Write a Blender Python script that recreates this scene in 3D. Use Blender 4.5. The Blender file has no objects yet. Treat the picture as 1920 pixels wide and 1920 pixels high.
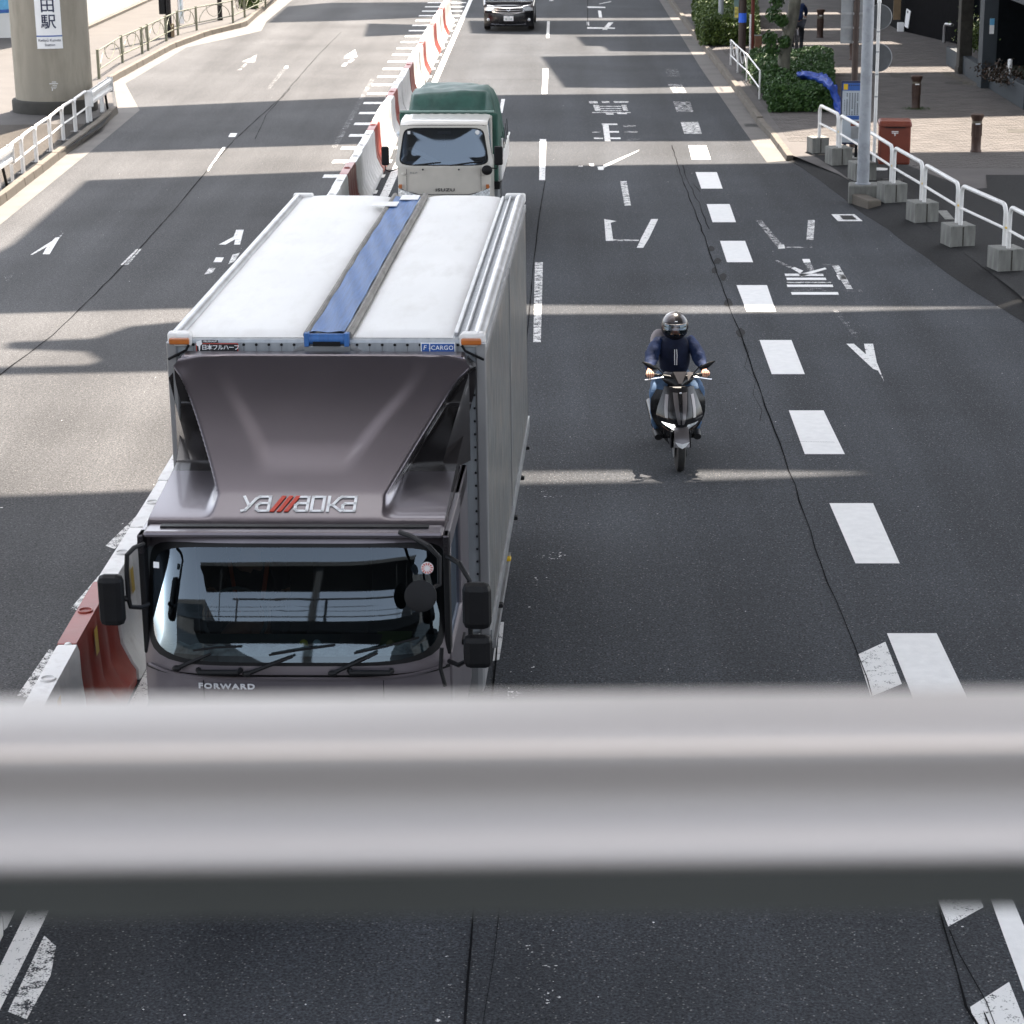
import bpy, bmesh, math, random
from mathutils import Vector, Matrix, noise
from mathutils.geometry import tessellate_polygon
random.seed(7)
S = bpy.context.scene
COL = S.collection
R_ = math.radians
# ------------------------------------------------------------------ camera, world, sun, exposure
FP, CAMH, CX, CY = 4200.0, 7.0, 1150.0, 960.0
TH = math.atan(1300/FP); PSI = math.atan(114*math.cos(TH)/FP)
cam = bpy.data.cameras.new('camera'); camo = bpy.data.objects.new('camera', cam); COL.objects.link(camo)
cam.sensor_width = 36; cam.lens = FP/1920*36; cam.shift_x = -(CX-960)/1920
cam.clip_start = .05; cam.clip_end = 3000
camo.location = (0, 0, CAMH); camo.rotation_euler = (math.pi/2-TH, 0, -PSI)
cam.dof.use_dof = True; cam.dof.focus_distance = 21; cam.dof.aperture_fstop = 8.0
S.camera = camo
S.view_settings.view_transform = 'Standard'; S.view_settings.look = 'None'
S.view_settings.gamma = 1; S.view_settings.use_curve_mapping = False
S.view_settings.exposure = 2.02
SUN_EL, SUN_AZ = R_(62), R_(15)          # azimuth from +Y towards +X
W = bpy.data.worlds.new('World'); S.world = W; W.use_nodes = True
wn = W.node_tree.nodes; bg = wn['Background']
sky = wn.new('ShaderNodeTexSky'); sky.sky_type = 'NISHITA'; sky.sun_disc = False
sky.sun_elevation = SUN_EL; sky.sun_rotation = SUN_AZ; sky.air_density = 1.0; sky.dust_density = 2.0
hs = wn.new('ShaderNodeHueSaturation'); hs.inputs['Saturation'].default_value = .36   # thin bright cloud whitens the sky
W.node_tree.links.new(sky.outputs[0], hs.inputs['Color']); W.node_tree.links.new(hs.outputs[0], bg.inputs[0]); bg.inputs[1].default_value = 0.148
sl = bpy.data.lights.new('sun', 'SUN'); sl.energy = 5.0; sl.angle = R_(.55); sl.color = (1, .88, .75)
so = bpy.data.objects.new('sun', sl); COL.objects.link(so)
SD = Vector((math.sin(SUN_AZ)*math.cos(SUN_EL), math.cos(SUN_AZ)*math.cos(SUN_EL), math.sin(SUN_EL)))
so.rotation_euler = SD.to_track_quat('Z', 'Y').to_euler(); so.location = (0, 0, 40)
# ------------------------------------------------------------------ measured ground positions
cF = Vector((math.sin(PSI)*math.cos(TH), math.cos(PSI)*math.cos(TH), -math.sin(TH)))
cR = Vector((math.cos(PSI), -math.sin(PSI), 0)); cU = cR.cross(cF); cC = Vector((0, 0, CAMH))
def G(px, py, z=0.0):
    d = cF + cR*((px-CX)/FP) - cU*((py-CY)/FP)
    return cC + d*((z-CAMH)/d.z)
def GY(px, py, Y):
    d = cF + cR*((px-CX)/FP) - cU*((py-CY)/FP)
    return cC + d*(Y/d.y)
# ------------------------------------------------------------------ mesh builder
class M:
    def __init__(s): s.v = []; s.f = []
    def add(s, vs, fs, mx=None):
        n = len(s.v)
        s.v += [tuple(mx @ Vector(p)) if mx else tuple(p) for p in vs]
        s.f += [tuple(i+n for i in f) for f in fs]; return s
    def box(s, x0, x1, y0, y1, z0, z1, mx=None, tx=0, ty=0):
        vs = [(x0,y0,z0),(x1,y0,z0),(x1,y1,z0),(x0,y1,z0),(x0+tx,y0+ty,z1),(x1-tx,y0+ty,z1),(x1-tx,y1-ty,z1),(x0+tx,y1-ty,z1)]
        return s.add(vs, [(0,3,2,1),(4,5,6,7),(0,1,5,4),(1,2,6,5),(2,3,7,6),(3,0,4,7)], mx)
    def tube(s, pts, r, n=10, caps=True, mx=None, flat=1.0):
        pts = [Vector(p) for p in pts]; k = len(pts)
        rs = r if isinstance(r, (list, tuple)) else [r]*k
        t0 = (pts[1]-pts[0]).normalized()
        a = t0.orthogonal().normalized()
        if abs(t0.z) < .9: a = (Vector((0,0,1)) - t0*t0.z).normalized()
        vs = []
        for i, p in enumerate(pts):
            t = (pts[min(i+1,k-1)]-pts[max(i-1,0)]).normalized()
            a = (a - t*a.dot(t)).normalized(); b = t.cross(a)
            for j in range(n):
                an = 2*math.pi*j/n
                vs.append(p + a*(math.cos(an)*rs[i]*flat) + b*(math.sin(an)*rs[i]))
        fs = [(i*n+j, i*n+(j+1)%n, (i+1)*n+(j+1)%n, (i+1)*n+j) for i in range(k-1) for j in range(n)]
        if caps: fs += [tuple(range(n-1,-1,-1)), tuple(range((k-1)*n, k*n))]
        return s.add(vs, fs, mx)
    def lathe(s, prof, n=24, c=(0,0,0), mx=None):
        vs = [(c[0]+r*math.cos(2*math.pi*j/n), c[1]+r*math.sin(2*math.pi*j/n), c[2]+z) for r, z in prof for j in range(n)]
        k = len(prof)
        fs = [(i*n+j, i*n+(j+1)%n, (i+1)*n+(j+1)%n, (i+1)*n+j) for i in range(k-1) for j in range(n)]
        fs += [tuple(range(n-1,-1,-1)), tuple(range((k-1)*n, k*n))]
        return s.add(vs, fs, mx)
    def prism(s, poly, z0, z1, mx=None):
        n = len(poly)
        ar = sum(poly[i][0]*poly[(i+1)%n][1]-poly[(i+1)%n][0]*poly[i][1] for i in range(n))
        if ar < 0: poly = poly[::-1]
        vs = [(p[0],p[1],z0) for p in poly]+[(p[0],p[1],z1) for p in poly]
        return s.add(vs, [tuple(range(n-1,-1,-1)), tuple(range(n,2*n))]+[(i,(i+1)%n,n+(i+1)%n,n+i) for i in range(n)], mx)
    def grid(s, fn, nu, nv, mx=None, skip=None):
        vs = [fn(i/nu, j/nv) for j in range(nv+1) for i in range(nu+1)]
        fs = [(j*(nu+1)+i, j*(nu+1)+i+1, (j+1)*(nu+1)+i+1, (j+1)*(nu+1)+i) for j in range(nv) for i in range(nu)
              if not (skip and skip((i+.5)/nu, (j+.5)/nv))]
        return s.add(vs, fs, mx)
    def ball(s, c, r, nu=14, nv=9, mx=None, skip=None):
        r = r if isinstance(r, (tuple, list)) else (r, r, r)
        def fn(u, v):
            a = 2*math.pi*u; b = math.pi*(v-.5)
            return (c[0]+r[0]*math.cos(a)*math.cos(b), c[1]+r[1]*math.sin(a)*math.cos(b), c[2]+r[2]*math.sin(b))
        return s.grid(fn, nu, nv, mx, skip)
    def flat(s, poly, z=None):
        n = len(poly)
        vs = [(p[0], p[1], z if z is not None else p[2]) for p in poly]
        ar = sum(poly[i][0]*poly[(i+1)%n][1]-poly[(i+1)%n][0]*poly[i][1] for i in range(n))
        if n > 4:
            tr = tessellate_polygon([[Vector((p[0], p[1], 0)) for p in poly]]); fs = []
            for a, b, c in tr:
                A, B, C_ = vs[a], vs[b], vs[c]
                if (B[0]-A[0])*(C_[1]-A[1])-(C_[0]-A[0])*(B[1]-A[1]) < 0: b, c = c, b
                fs.append((a, b, c))
            return s.add(vs, fs)
        return s.add(vs, [tuple(range(n)) if ar > 0 else tuple(range(n-1,-1,-1))])
    def mesh(s, name):
        m = bpy.data.meshes.new(name); m.from_pydata([tuple(p) for p in s.v], [], s.f); m.update(); return m
def ob(name, mb, mat, parent=None, smooth=False, bevel=0, **props):
    me = mb.mesh(name) if isinstance(mb, M) else mb
    if mat is not None:
        me.materials.clear(); me.materials.append(mat)
    if smooth:
        me.polygons.foreach_set('use_smooth', [True]*len(me.polygons))
        if smooth != 'all': me.set_sharp_from_angle(angle=R_(42))
    o = bpy.data.objects.new(name, me); COL.objects.link(o)
    if parent: o.parent = parent
    if bevel:
        b = o.modifiers.new('bevel', 'BEVEL'); b.width = bevel; b.segments = 2; b.limit_method = 'ANGLE'; b.angle_limit = R_(35)
    for k, v in props.items(): o[k] = v
    return o
def thing(name, label, cat, loc=(0,0,0), rz=0, group=None):
    o = bpy.data.objects.new(name, None); COL.objects.link(o); o.location = loc; o.rotation_euler = (0,0,rz)
    o['label'] = label; o['category'] = cat
    if group: o['group'] = group
    return o
def dup(root, loc, rz, label):
    r = root.copy(); COL.objects.link(r); r.location = loc; r.rotation_euler = (0,0,rz); r['label'] = label
    for ch in list(root.children):
        c = ch.copy(); COL.objects.link(c); c.parent = r
        for g in ch.children:
            d = g.copy(); COL.objects.link(d); d.parent = c
    return r
def inst(name, src, parent, loc=(0,0,0), rz=0, scale=None):
    o = bpy.data.objects.new(name, src.data if hasattr(src, 'data') else src); COL.objects.link(o); o.parent = parent
    o.location = loc; o.rotation_euler = (0,0,rz)
    if scale: o.scale = scale
    return o
_fb = {}
def txt(s, size, mat, parent, fn, name='lettering', bold=0.0, ext=.003, spacing=1.0):
    """text as mesh; fn maps (u right, v up, w out) to local coordinates; centred"""
    c = bpy.data.curves.new('t', 'FONT'); c.body = s; c.size = size; c.align_x = 'CENTER'; c.align_y = 'CENTER'
    c.offset = bold*size; c.extrude = ext; c.resolution_u = 3; c.space_character = spacing
    o = bpy.data.objects.new('t', c); COL.objects.link(o)
    bpy.context.view_layer.update()
    me = bpy.data.meshes.new_from_object(o.evaluated_get(bpy.context.evaluated_depsgraph_get()))
    bpy.data.objects.remove(o); bpy.data.curves.remove(c)
    for v in me.vertices: v.co = fn(v.co.x, v.co.y, v.co.z)
    me.name = name
    return ob(name, me, mat, parent)
# ------------------------------------------------------------------ materials
def mat(name, col, rough=.6, metal=0.0, var=.12, scale=6.0, bump=0.0, bscale=40.0, coat=0.0, dirt=0.0, dcol=(.05,.045,.04), dscale=3.0, stretch=None, emit=0, spec=.5):
    m = bpy.data.materials.new(name); m.use_nodes = True; N = m.node_tree.nodes; L = m.node_tree.links
    b = N['Principled BSDF']; b.inputs['Roughness'].default_value = rough; b.inputs['Metallic'].default_value = metal
    b.inputs['Coat Weight'].default_value = coat; b.inputs['Coat Roughness'].default_value = .06
    b.inputs['Specular IOR Level'].default_value = spec
    tc = N.new('ShaderNodeTexCoord'); src = tc.outputs['Object']
    if stretch:
        mp = N.new('ShaderNodeMapping'); mp.inputs['Scale'].default_value = stretch; L.new(src, mp.inputs[0]); src = mp.outputs[0]
    n1 = N.new('ShaderNodeTexNoise'); n1.inputs['Scale'].default_value = scale; n1.inputs['Detail'].default_value = 6; L.new(src, n1.inputs['Vector'])
    mr = N.new('ShaderNodeMapRange'); mr.inputs['From Min'].default_value = .3; mr.inputs['From Max'].default_value = .7
    mr.inputs['To Min'].default_value = 1-var; mr.inputs['To Max'].default_value = 1+var; L.new(n1.outputs['Fac'], mr.inputs[0])
    mx = N.new('ShaderNodeMix'); mx.data_type = 'RGBA'; mx.blend_type = 'MULTIPLY'; mx.inputs[0].default_value = 1
    mx.inputs[6].default_value = (*col, 1); L.new(mr.outputs[0], mx.inputs[7]); out = mx.outputs[2]
    if dirt:
        n2 = N.new('ShaderNodeTexNoise'); n2.inputs['Scale'].default_value = dscale; n2.inputs['Detail'].default_value = 8; n2.inputs['Roughness'].default_value = .65
        L.new(src, n2.inputs['Vector'])
        r2 = N.new('ShaderNodeMapRange'); r2.inputs['From Min'].default_value = .48; r2.inputs['From Max'].default_value = .72; r2.inputs['To Max'].default_value = dirt; L.new(n2.outputs['Fac'], r2.inputs[0])
        m2 = N.new('ShaderNodeMix'); m2.data_type = 'RGBA'; L.new(r2.outputs[0], m2.inputs[0]); L.new(out, m2.inputs[6]); m2.inputs[7].default_value = (*dcol, 1); out = m2.outputs[2]
    L.new(out, b.inputs['Base Color'])
    if emit: L.new(out, b.inputs['Emission Color']); b.inputs['Emission Strength'].default_value = emit
    if bump:
        n3 = N.new('ShaderNodeTexNoise'); n3.inputs['Scale'].default_value = bscale; n3.inputs['Detail'].default_value = 4; L.new(src, n3.inputs['Vector'])
        bp = N.new('ShaderNodeBump'); bp.inputs['Strength'].default_value = bump; bp.inputs['Distance'].default_value = .01
        L.new(n3.outputs['Fac'], bp.inputs['Height']); L.new(bp.outputs[0], b.inputs['Normal'])
    return m
def asphalt(name, col, speck=1.0, ag=(.30,.29,.28)):
    m = bpy.data.materials.new(name); m.use_nodes = True; N = m.node_tree.nodes; L = m.node_tree.links
    b = N['Principled BSDF']; b.inputs['Roughness'].default_value = .85; b.inputs['Specular IOR Level'].default_value = .22
    tc = N.new('ShaderNodeTexCoord'); src = tc.outputs['Object']
    def nz(sc, det=3, ro=.5, st=None):
        n = N.new('ShaderNodeTexNoise'); n.inputs['Scale'].default_value = sc; n.inputs['Detail'].default_value = det; n.inputs['Roughness'].default_value = ro
        s_ = src
        if st:
            mp = N.new('ShaderNodeMapping'); mp.inputs['Scale'].default_value = st; L.new(src, mp.inputs[0]); s_ = mp.outputs[0]
        L.new(s_, n.inputs['Vector']); return n.outputs['Fac']
    def rng(i, a, c, d, e):
        r = N.new('ShaderNodeMapRange'); r.inputs['From Min'].default_value = a; r.inputs['From Max'].default_value = c
        r.inputs['To Min'].default_value = d; r.inputs['To Max'].default_value = e; L.new(i, r.inputs[0]); return r.outputs[0]
    def mul(a, c):
        x = N.new('ShaderNodeMath'); x.operation = 'MULTIPLY'; L.new(a, x.inputs[0]); L.new(c, x.inputs[1]); return x.outputs[0]
    grain = mul(rng(nz(48, 2, .7), .3, .7, .25, 1.75), rng(nz(17, 2, .6), .3, .7, .78, 1.22))
    patch = rng(nz(.35, 5), .3, .7, .80, 1.2)
    lanes = rng(nz(1.0, 3, .5, (.9, .05, 1)), .3, .7, .70, 1.25)
    fac = mul(mul(grain, patch), lanes)
    mx = N.new('ShaderNodeMix'); mx.data_type = 'RGBA'; mx.blend_type = 'MULTIPLY'; mx.inputs[0].default_value = 1
    mx.inputs[6].default_value = (*col, 1); L.new(fac, mx.inputs[7])
    vo = N.new('ShaderNodeTexVoronoi'); vo.inputs['Scale'].default_value = 38; L.new(src, vo.inputs['Vector'])
    sp = rng(vo.outputs['Distance'], .16, .34, 1, 0)
    wh = N.new('ShaderNodeTexWhiteNoise'); L.new(vo.outputs['Position'], wh.inputs['Vector'])
    pick = rng(wh.outputs['Value'], .62, .96, 0, .62*speck)
    sk = mul(sp, pick)
    m2 = N.new('ShaderNodeMix'); m2.data_type = 'RGBA'; L.new(sk, m2.inputs[0]); L.new(mx.outputs[2], m2.inputs[6]); m2.inputs[7].default_value = (*ag, 1)
    L.new(m2.outputs[2], b.inputs['Base Color'])
    bp = N.new('ShaderNodeBump'); bp.inputs['Strength'].default_value = .5; bp.inputs['Distance'].default_value = .01
    L.new(nz(60, 2, .6), bp.inputs['Height']); L.new(bp.outputs[0], b.inputs['Normal'])
    return m
def worn(name, col, keep, scale=14.0, st=(1,1,1), soft=.08, scale2=70.0):
    """road paint worn through to the asphalt: transparent where it has gone"""
    m = bpy.data.materials.new(name); m.use_nodes = True; N = m.node_tree.nodes; L = m.node_tree.links
    b = N['Principled BSDF']; b.inputs['Roughness'].default_value = .6; b.inputs['Base Color'].default_value = (*col, 1)
    tc = N.new('ShaderNodeTexCoord'); mp = N.new('ShaderNodeMapping'); mp.inputs['Scale'].default_value = st; L.new(tc.outputs['Object'], mp.inputs[0])
    n1 = N.new('ShaderNodeTexNoise'); n1.inputs['Scale'].default_value = scale; n1.inputs['Detail'].default_value = 3; L.new(mp.outputs[0], n1.inputs['Vector'])
    n2 = N.new('ShaderNodeTexNoise'); n2.inputs['Scale'].default_value = scale2; n2.inputs['Detail'].default_value = 2; L.new(mp.outputs[0], n2.inputs['Vector'])
    ad = N.new('ShaderNodeMath'); ad.operation = 'ADD'; L.new(n1.outputs['Fac'], ad.inputs[0]); L.new(n2.outputs['Fac'], ad.inputs[1])
    t = 1.0 + (.5-keep)*.55
    r = N.new('ShaderNodeMapRange'); r.inputs['From Min'].default_value = t-soft; r.inputs['From Max'].default_value = t+soft; L.new(ad.outputs[0], r.inputs[0])
    tr = N.new('ShaderNodeBsdfTransparent'); ms = N.new('ShaderNodeMixShader')
    L.new(r.outputs[0], ms.inputs[0]); L.new(tr.outputs[0], ms.inputs[1]); L.new(b.outputs[0], ms.inputs[2])
    L.new(ms.outputs[0], N['Material Output'].inputs[0]); return m
def glass(name, tint=(.25,.3,.3), refl=.06, rough=.02, wob=.0):
    m = bpy.data.materials.new(name); m.use_nodes = True; N = m.node_tree.nodes; L = m.node_tree.links
    N.remove(N['Principled BSDF'])
    tr = N.new('ShaderNodeBsdfTransparent'); tr.inputs[0].default_value = (*tint, 1)
    gl = N.new('ShaderNodeBsdfGlossy'); gl.inputs['Roughness'].default_value = rough; gl.inputs[0].default_value = (.72,.86,1,1)
    lw = N.new('ShaderNodeFresnel'); lw.inputs[0].default_value = 1.5
    mr = N.new('ShaderNodeMapRange'); mr.inputs['To Min'].default_value = refl; mr.inputs['To Max'].default_value = 1; L.new(lw.outputs[0], mr.inputs[0])
    ms = N.new('ShaderNodeMixShader'); L.new(mr.outputs[0], ms.inputs[0]); L.new(tr.outputs[0], ms.inputs[1]); L.new(gl.outputs[0], ms.inputs[2])
    L.new(ms.outputs[0], N['Material Output'].inputs[0]); return m
def leafmat(name, a, b_):
    m = bpy.data.materials.new(name); m.use_nodes = True; N = m.node_tree.nodes; L = m.node_tree.links
    b = N['Principled BSDF']; b.inputs['Roughness'].default_value = .55
    g = N.new('ShaderNodeNewGeometry'); mx = N.new('ShaderNodeMix'); mx.data_type = 'RGBA'
    mx.inputs[6].default_value = (*a, 1); mx.inputs[7].default_value = (*b_, 1); L.new(g.outputs['Random Per Island'], mx.inputs[0]); L.new(mx.outputs[2], b.inputs['Base Color'])
    return m
ASPH = asphalt('asphalt', (.042,.0455,.0515)); ASPHD = asphalt('asphalt_new', (.013,.013,.0135), .25, (.12,.11,.1))
ASPHO = asphalt('asphalt_old', (.060,.0605,.063), .8)
ASPHL = asphalt('asphalt_pale', (.065,.056,.047), .4)
GUT = mat('gutter_concrete', (.115,.107,.099), .8, var=.18, scale=1.5, bump=.3, bscale=60, dirt=.35, dcol=(.09,.085,.08))
KERB = mat('kerb_concrete', (.125,.108,.088), .85, var=.2, scale=3, bump=.5, bscale=50, dirt=.6, dcol=(.05,.045,.035))
CONC = mat('grey_concrete', (.19,.19,.175), .85, var=.2, scale=4, bump=.4, bscale=60, dirt=.55, dcol=(.06,.065,.055), stretch=(3,3,.7))
PAINT = mat('road_paint', (.80,.79,.77), .55, var=.05, scale=9, bump=.2, bscale=90, dirt=.12, dcol=(.4,.4,.4), dscale=5)
W80 = worn('paint_little_worn', (.74,.73,.71), .86, 10, (1,1,1), .10)
W60 = worn('paint_worn', (.70,.69,.67), .60, 9, (1,1,1), .12)
W40 = worn('paint_much_worn', (.62,.61,.60), .38, 8, (1,1,1), .14)
W20 = worn('paint_nearly_gone', (.50,.50,.50), .14, 6, (1,1,1), .16)
WSP = worn('paint_specks', (.75,.74,.72), .04, 3, (1,1,1), .05, 30)
WHT = mat('white_enamel', (.74,.73,.71), .35, var=.05, scale=4, dirt=.25, dcol=(.35,.33,.3), dscale=5)
PLW = mat('white_plastic', (.78,.76,.74), .45, var=.08, scale=3, dirt=.5, dcol=(.38,.34,.31), dscale=6, bump=.25, bscale=12)
PLR = mat('red_plastic', (.30,.042,.026), .42, var=.15, scale=3, dirt=.4, dcol=(.20,.05,.035), dscale=6, bump=.25, bscale=12)
YEL = mat('yellow_reflector', (.65,.42,.02), .3)
PUR = mat('plum_metallic_paint', (.165,.147,.162), .34, .55, var=.10, scale=2, coat=.35, dirt=.15, dcol=(.2,.18,.18), dscale=2)
PURD = mat('plum_deflector', (.112,.099,.114), .30, .75, var=.06, scale=2, coat=.3)
BLK = mat('black_plastic', (.009,.009,.010), .5, var=.2, scale=8, bump=.1, bscale=80, spec=.22)
BLKG = mat('gloss_black', (.010,.010,.012), .22, var=.2, scale=6, coat=.12, spec=.35)
RUB = mat('tyre_rubber', (.022,.021,.020), .75, var=.25, scale=20, bump=.4, bscale=60)
STEEL = mat('grey_steel', (.34,.35,.36), .42, .75, var=.15, scale=5, dirt=.3, dcol=(.1,.1,.1))
ALU = mat('aluminium', (.45,.45,.46), .38, .8, var=.2, scale=6, dirt=.35, dcol=(.12,.12,.12), stretch=(1,1,.3))
CHR = mat('chrome', (.8,.8,.82), .1, 1, var=.03)
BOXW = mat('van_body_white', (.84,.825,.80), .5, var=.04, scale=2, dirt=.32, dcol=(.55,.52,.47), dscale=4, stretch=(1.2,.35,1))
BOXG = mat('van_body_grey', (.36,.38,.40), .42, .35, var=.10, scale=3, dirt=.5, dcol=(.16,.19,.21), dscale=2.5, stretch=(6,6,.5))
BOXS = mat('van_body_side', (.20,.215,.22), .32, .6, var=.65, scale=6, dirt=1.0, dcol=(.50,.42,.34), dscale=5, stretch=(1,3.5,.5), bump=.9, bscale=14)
STRAP = mat('blue_strap', (.035,.13,.36), .55, var=.25, scale=6, dirt=.35, dcol=(.015,.06,.2), stretch=(8,.5,1), bump=.2, bscale=20)
TAPE = mat('dirty_strip', (.24,.225,.205), .75, var=.2, scale=8, dirt=.6, dcol=(.07,.065,.06), dscale=9, stretch=(2,.5,1))
AMB = mat('amber_lens', (.42,.12,.02), .3, var=.2, coat=.4)
CREAM = mat('cream_paint', (.54,.51,.455), .35, .0, var=.04, coat=.4)
TARP = mat('green_tarpaulin', (.022,.080,.060), .5, var=.25, scale=4, dirt=.4, dcol=(.07,.14,.115), dscale=5, bump=.6, bscale=5)
GRN = mat('green_board', (.02,.085,.06), .5, var=.2)
GLA = glass('windscreen', (.25,.29,.30), .04)
GLB = glass('windscreen_small', (.22,.28,.38), .12)
GLV = glass('visor', (.75,.78,.78), .06)
LENS = mat('lamp_lens', (.75,.78,.8), .12, .3, var=.5, scale=30, coat=.6)
LIT = mat('lit_lamp', (1,1,.97), .2, var=.2, scale=30, emit=1.2)
INT = mat('cab_interior', (.03,.032,.034), .7, var=.3, scale=4)
INTG = mat('cab_interior_grey', (.085,.095,.10), .65, var=.3, scale=4)
SILV = mat('silver_panel', (.135,.125,.128), .34, .5, var=.08, coat=.5)
SKIN = mat('skin', (.52,.27,.18), .5, var=.1, scale=12)
NAVY = mat('navy_jacket', (.008,.012,.030), .85, var=.3, scale=9, bump=.9, bscale=22, spec=.25)
NAVYL = mat('blue_sleeve', (.012,.024,.070), .8, var=.35, scale=9, bump=.9, bscale=22, spec=.25)
JEAN = mat('blue_jeans', (.045,.095,.18), .8, var=.3, scale=10, bump=.5, bscale=25)
DARKC = mat('dark_cloth', (.02,.022,.03), .8, var=.3, scale=8, bump=.4, bscale=20)
GREYC = mat('grey_cloth', (.3,.27,.28), .8, var=.2)
HAIR = mat('dark_hair', (.03,.025,.02), .6, var=.3, scale=30)
ORG = mat('orange_strap', (.6,.10,.03), .6)
PIER = mat('pier_concrete', (.31,.28,.225), .8, var=.12, scale=1.2, bump=.3, bscale=30, dirt=.6, dcol=(.19,.17,.13), dscale=1.6, stretch=(1.6,1.6,.35))
PIERB = mat('pier_base_concrete', (.045,.042,.036), .85, var=.3, scale=3, bump=.5, bscale=30, dirt=.6, dcol=(.03,.028,.02))
SIGNW = mat('sign_white', (.86,.86,.86), .4, var=.03)
SIGNN = mat('sign_navy', (.012,.018,.06), .4, var=.05)
SIGNB = mat('sign_blue', (.03,.10,.34), .4, var=.08)
SKYB = mat('poster_blue', (.12,.38,.62), .4, var=.15)
INK = mat('ink_black', (.015,.015,.018), .5)
CRK = mat('crack_black', (.014,.014,.015), 1.0, spec=0)  # the cracks' own black, matt with no specular
INKR = mat('ink_red', (.55,.045,.02), .5, var=.05)
POSTR = mat('post_box_red', (.165,.030,.013), .45, var=.12, scale=4, dirt=.3, dcol=(.22,.06,.03))
PALEF = mat('pale_green_fence', (.17,.17,.115), .5, var=.1, scale=5, dirt=.2)
BOLL = mat('brown_iron', (.055,.030,.022), .5, .3, var=.25, scale=9, bump=.4, bscale=50)
POLE = mat('pole_grey', (.33,.35,.38), .5, .2, var=.08, scale=3, dirt=.35, dcol=(.1,.1,.11), dscale=7)
POLEB = mat('pole_brown', (.045,.028,.022), .55, var=.2)
POLER = mat('pole_red', (.16,.03,.018), .55, var=.2)
PAVE = mat('block_paving', (.078,.070,.067), .85, var=.25, scale=1.0, bump=.5, bscale=50, dirt=.4, dcol=(.07,.062,.058), dscale=.7)
PAVE2 = mat('block_paving_top', (.088,.079,.074), .85, var=.2, scale=2, bump=.4, bscale=60)
PAVL = mat('pale_paving', (.068,.062,.058), .85, var=.12, scale=1.2, bump=.3, bscale=40, dirt=.3, dcol=(.045,.042,.038), dscale=.8)
BARK = mat('bark', (.13,.125,.10), .85, var=.4, scale=9, bump=1.0, bscale=25, dirt=.5, dcol=(.04,.04,.03), stretch=(1,1,.4))
LEAF = leafmat('hedge_leaves', (.018,.055,.012), (.055,.12,.022))
LEAF2 = leafmat('pale_hedge_leaves', (.025,.055,.010), (.10,.15,.022))
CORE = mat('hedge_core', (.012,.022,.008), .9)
NET = mat('blue_net', (.010,.05,.30), .5, var=.35, scale=12, bump=.8, bscale=30, dirt=.4, dcol=(.008,.03,.22), dscale=14)
BWALL = mat('black_wall', (.004,.004,.005), .9, var=.3, spec=.08)
GWALL = mat('slate_wall', (.030,.038,.046), .7, var=.1, scale=2, bump=.2)
GWALL2 = mat('slate_dark', (.008,.010,.012), .9, var=.2, spec=.1)
BRST = mat('brown_stone', (.040,.036,.030), .85, var=.4, scale=5, bump=.6, bscale=14)
TAN = mat('tan_panel', (.20,.14,.08), .7, var=.2)
WWALL = mat('white_wall', (.72,.70,.66), .7, var=.05, scale=.6, dirt=.12, dcol=(.4,.37,.3), dscale=1)
RAILM = mat('rail_metal', (.385,.355,.335), .45, .1, var=.05, scale=3)
SLABM = mat('slab_concrete', (.42,.42,.42), .85, var=.1, scale=.5)
BRM = mat('bridge_dark_steel', (.05,.052,.055), .6, .2, var=.1)
# ------------------------------------------------------------------ ground and road
ob('ground', M().flat([(-900,-400),(900,-400),(900,1600),(-900,1600)], -.03), ASPHL, kind='structure')
road = ob('road', M().flat([(-3.9,-60),(40,-60),(40,400),(-3.9,400)], 0), ASPH, kind='structure')
ob('left_carriageway', M().flat([(-30,-60),(-3.9,-60),(-3.9,400),(-30,400)], 0), ASPHO, kind='structure')
def mark(name, px, m, z=.004):
    return ob(name, M().flat([G(*p) for p in px], z), m, road)
def line(pxs, w, n=6, jit=0, z=0):
    """ribbon polygon mesh of constant ground width w through pixel points"""
    P = [G(*p, z) for p in pxs]; Q = []
    for a, b in zip(P, P[1:]):
        k = max(1, int((b-a).length/ .5)) if jit else 1
        Q += [a+(b-a)*(i/k) for i in range(k)]
    Q.append(P[-1])
    if jit: Q = [q+Vector((random.uniform(-jit, jit), 0, 0)) for q in Q]
    m = M(); vs = []
    for i, q in enumerate(Q):
        t = (Q[min(i+1, len(Q)-1)]-Q[max(i-1, 0)]); t.z = 0; t.normalize(); s_ = Vector((t.y, -t.x, 0))
        ww = w*random.uniform(.5, 1.4) if jit else w
        vs += [q-s_*ww/2, q+s_*ww/2]
    m.add(vs, [(2*i, 2*i+1, 2*i+3, 2*i+2) for i in range(len(Q)-1)])
    return m
# gutters: pale concrete strips between asphalt and kerb
gl_out = [(-300,640),(0,422),(175,280),(262,207),(235,157),(350,89),(434,71),(490,58),(500,40),(548,0),(585,-50)]
gl_in = [(-330,580),(0,388),(135,282),(190,240),(222,212),(212,155),(325,92),(392,67),(462,50),(482,32),(520,0),(560,-50)]
mark('gutter', gl_out+gl_in[::-1], GUT, .004)
gr_out = [(1215,-50),(1236,0),(1312,125),(1390,238),(1438,305)]
gr_in = [(1228,-50),(1250,0),(1285,50),(1322,98),(1367,158),(1423,238),(1440,255),(1474,302)]
mark('gutter', gr_out+gr_in[::-1], GUT, .004)
mark('gutter_joint', [(1348,164),(1352,164),(1357,172),(1353,172)], INK, .008)
mark('gutter_grate', [(1394,232),(1418,233),(1421,238),(1397,238)], BLK, .008)
mark('gutter_grate', [(1280,71),(1296,71),(1298,75),(1283,75)], BLK, .008)
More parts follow.
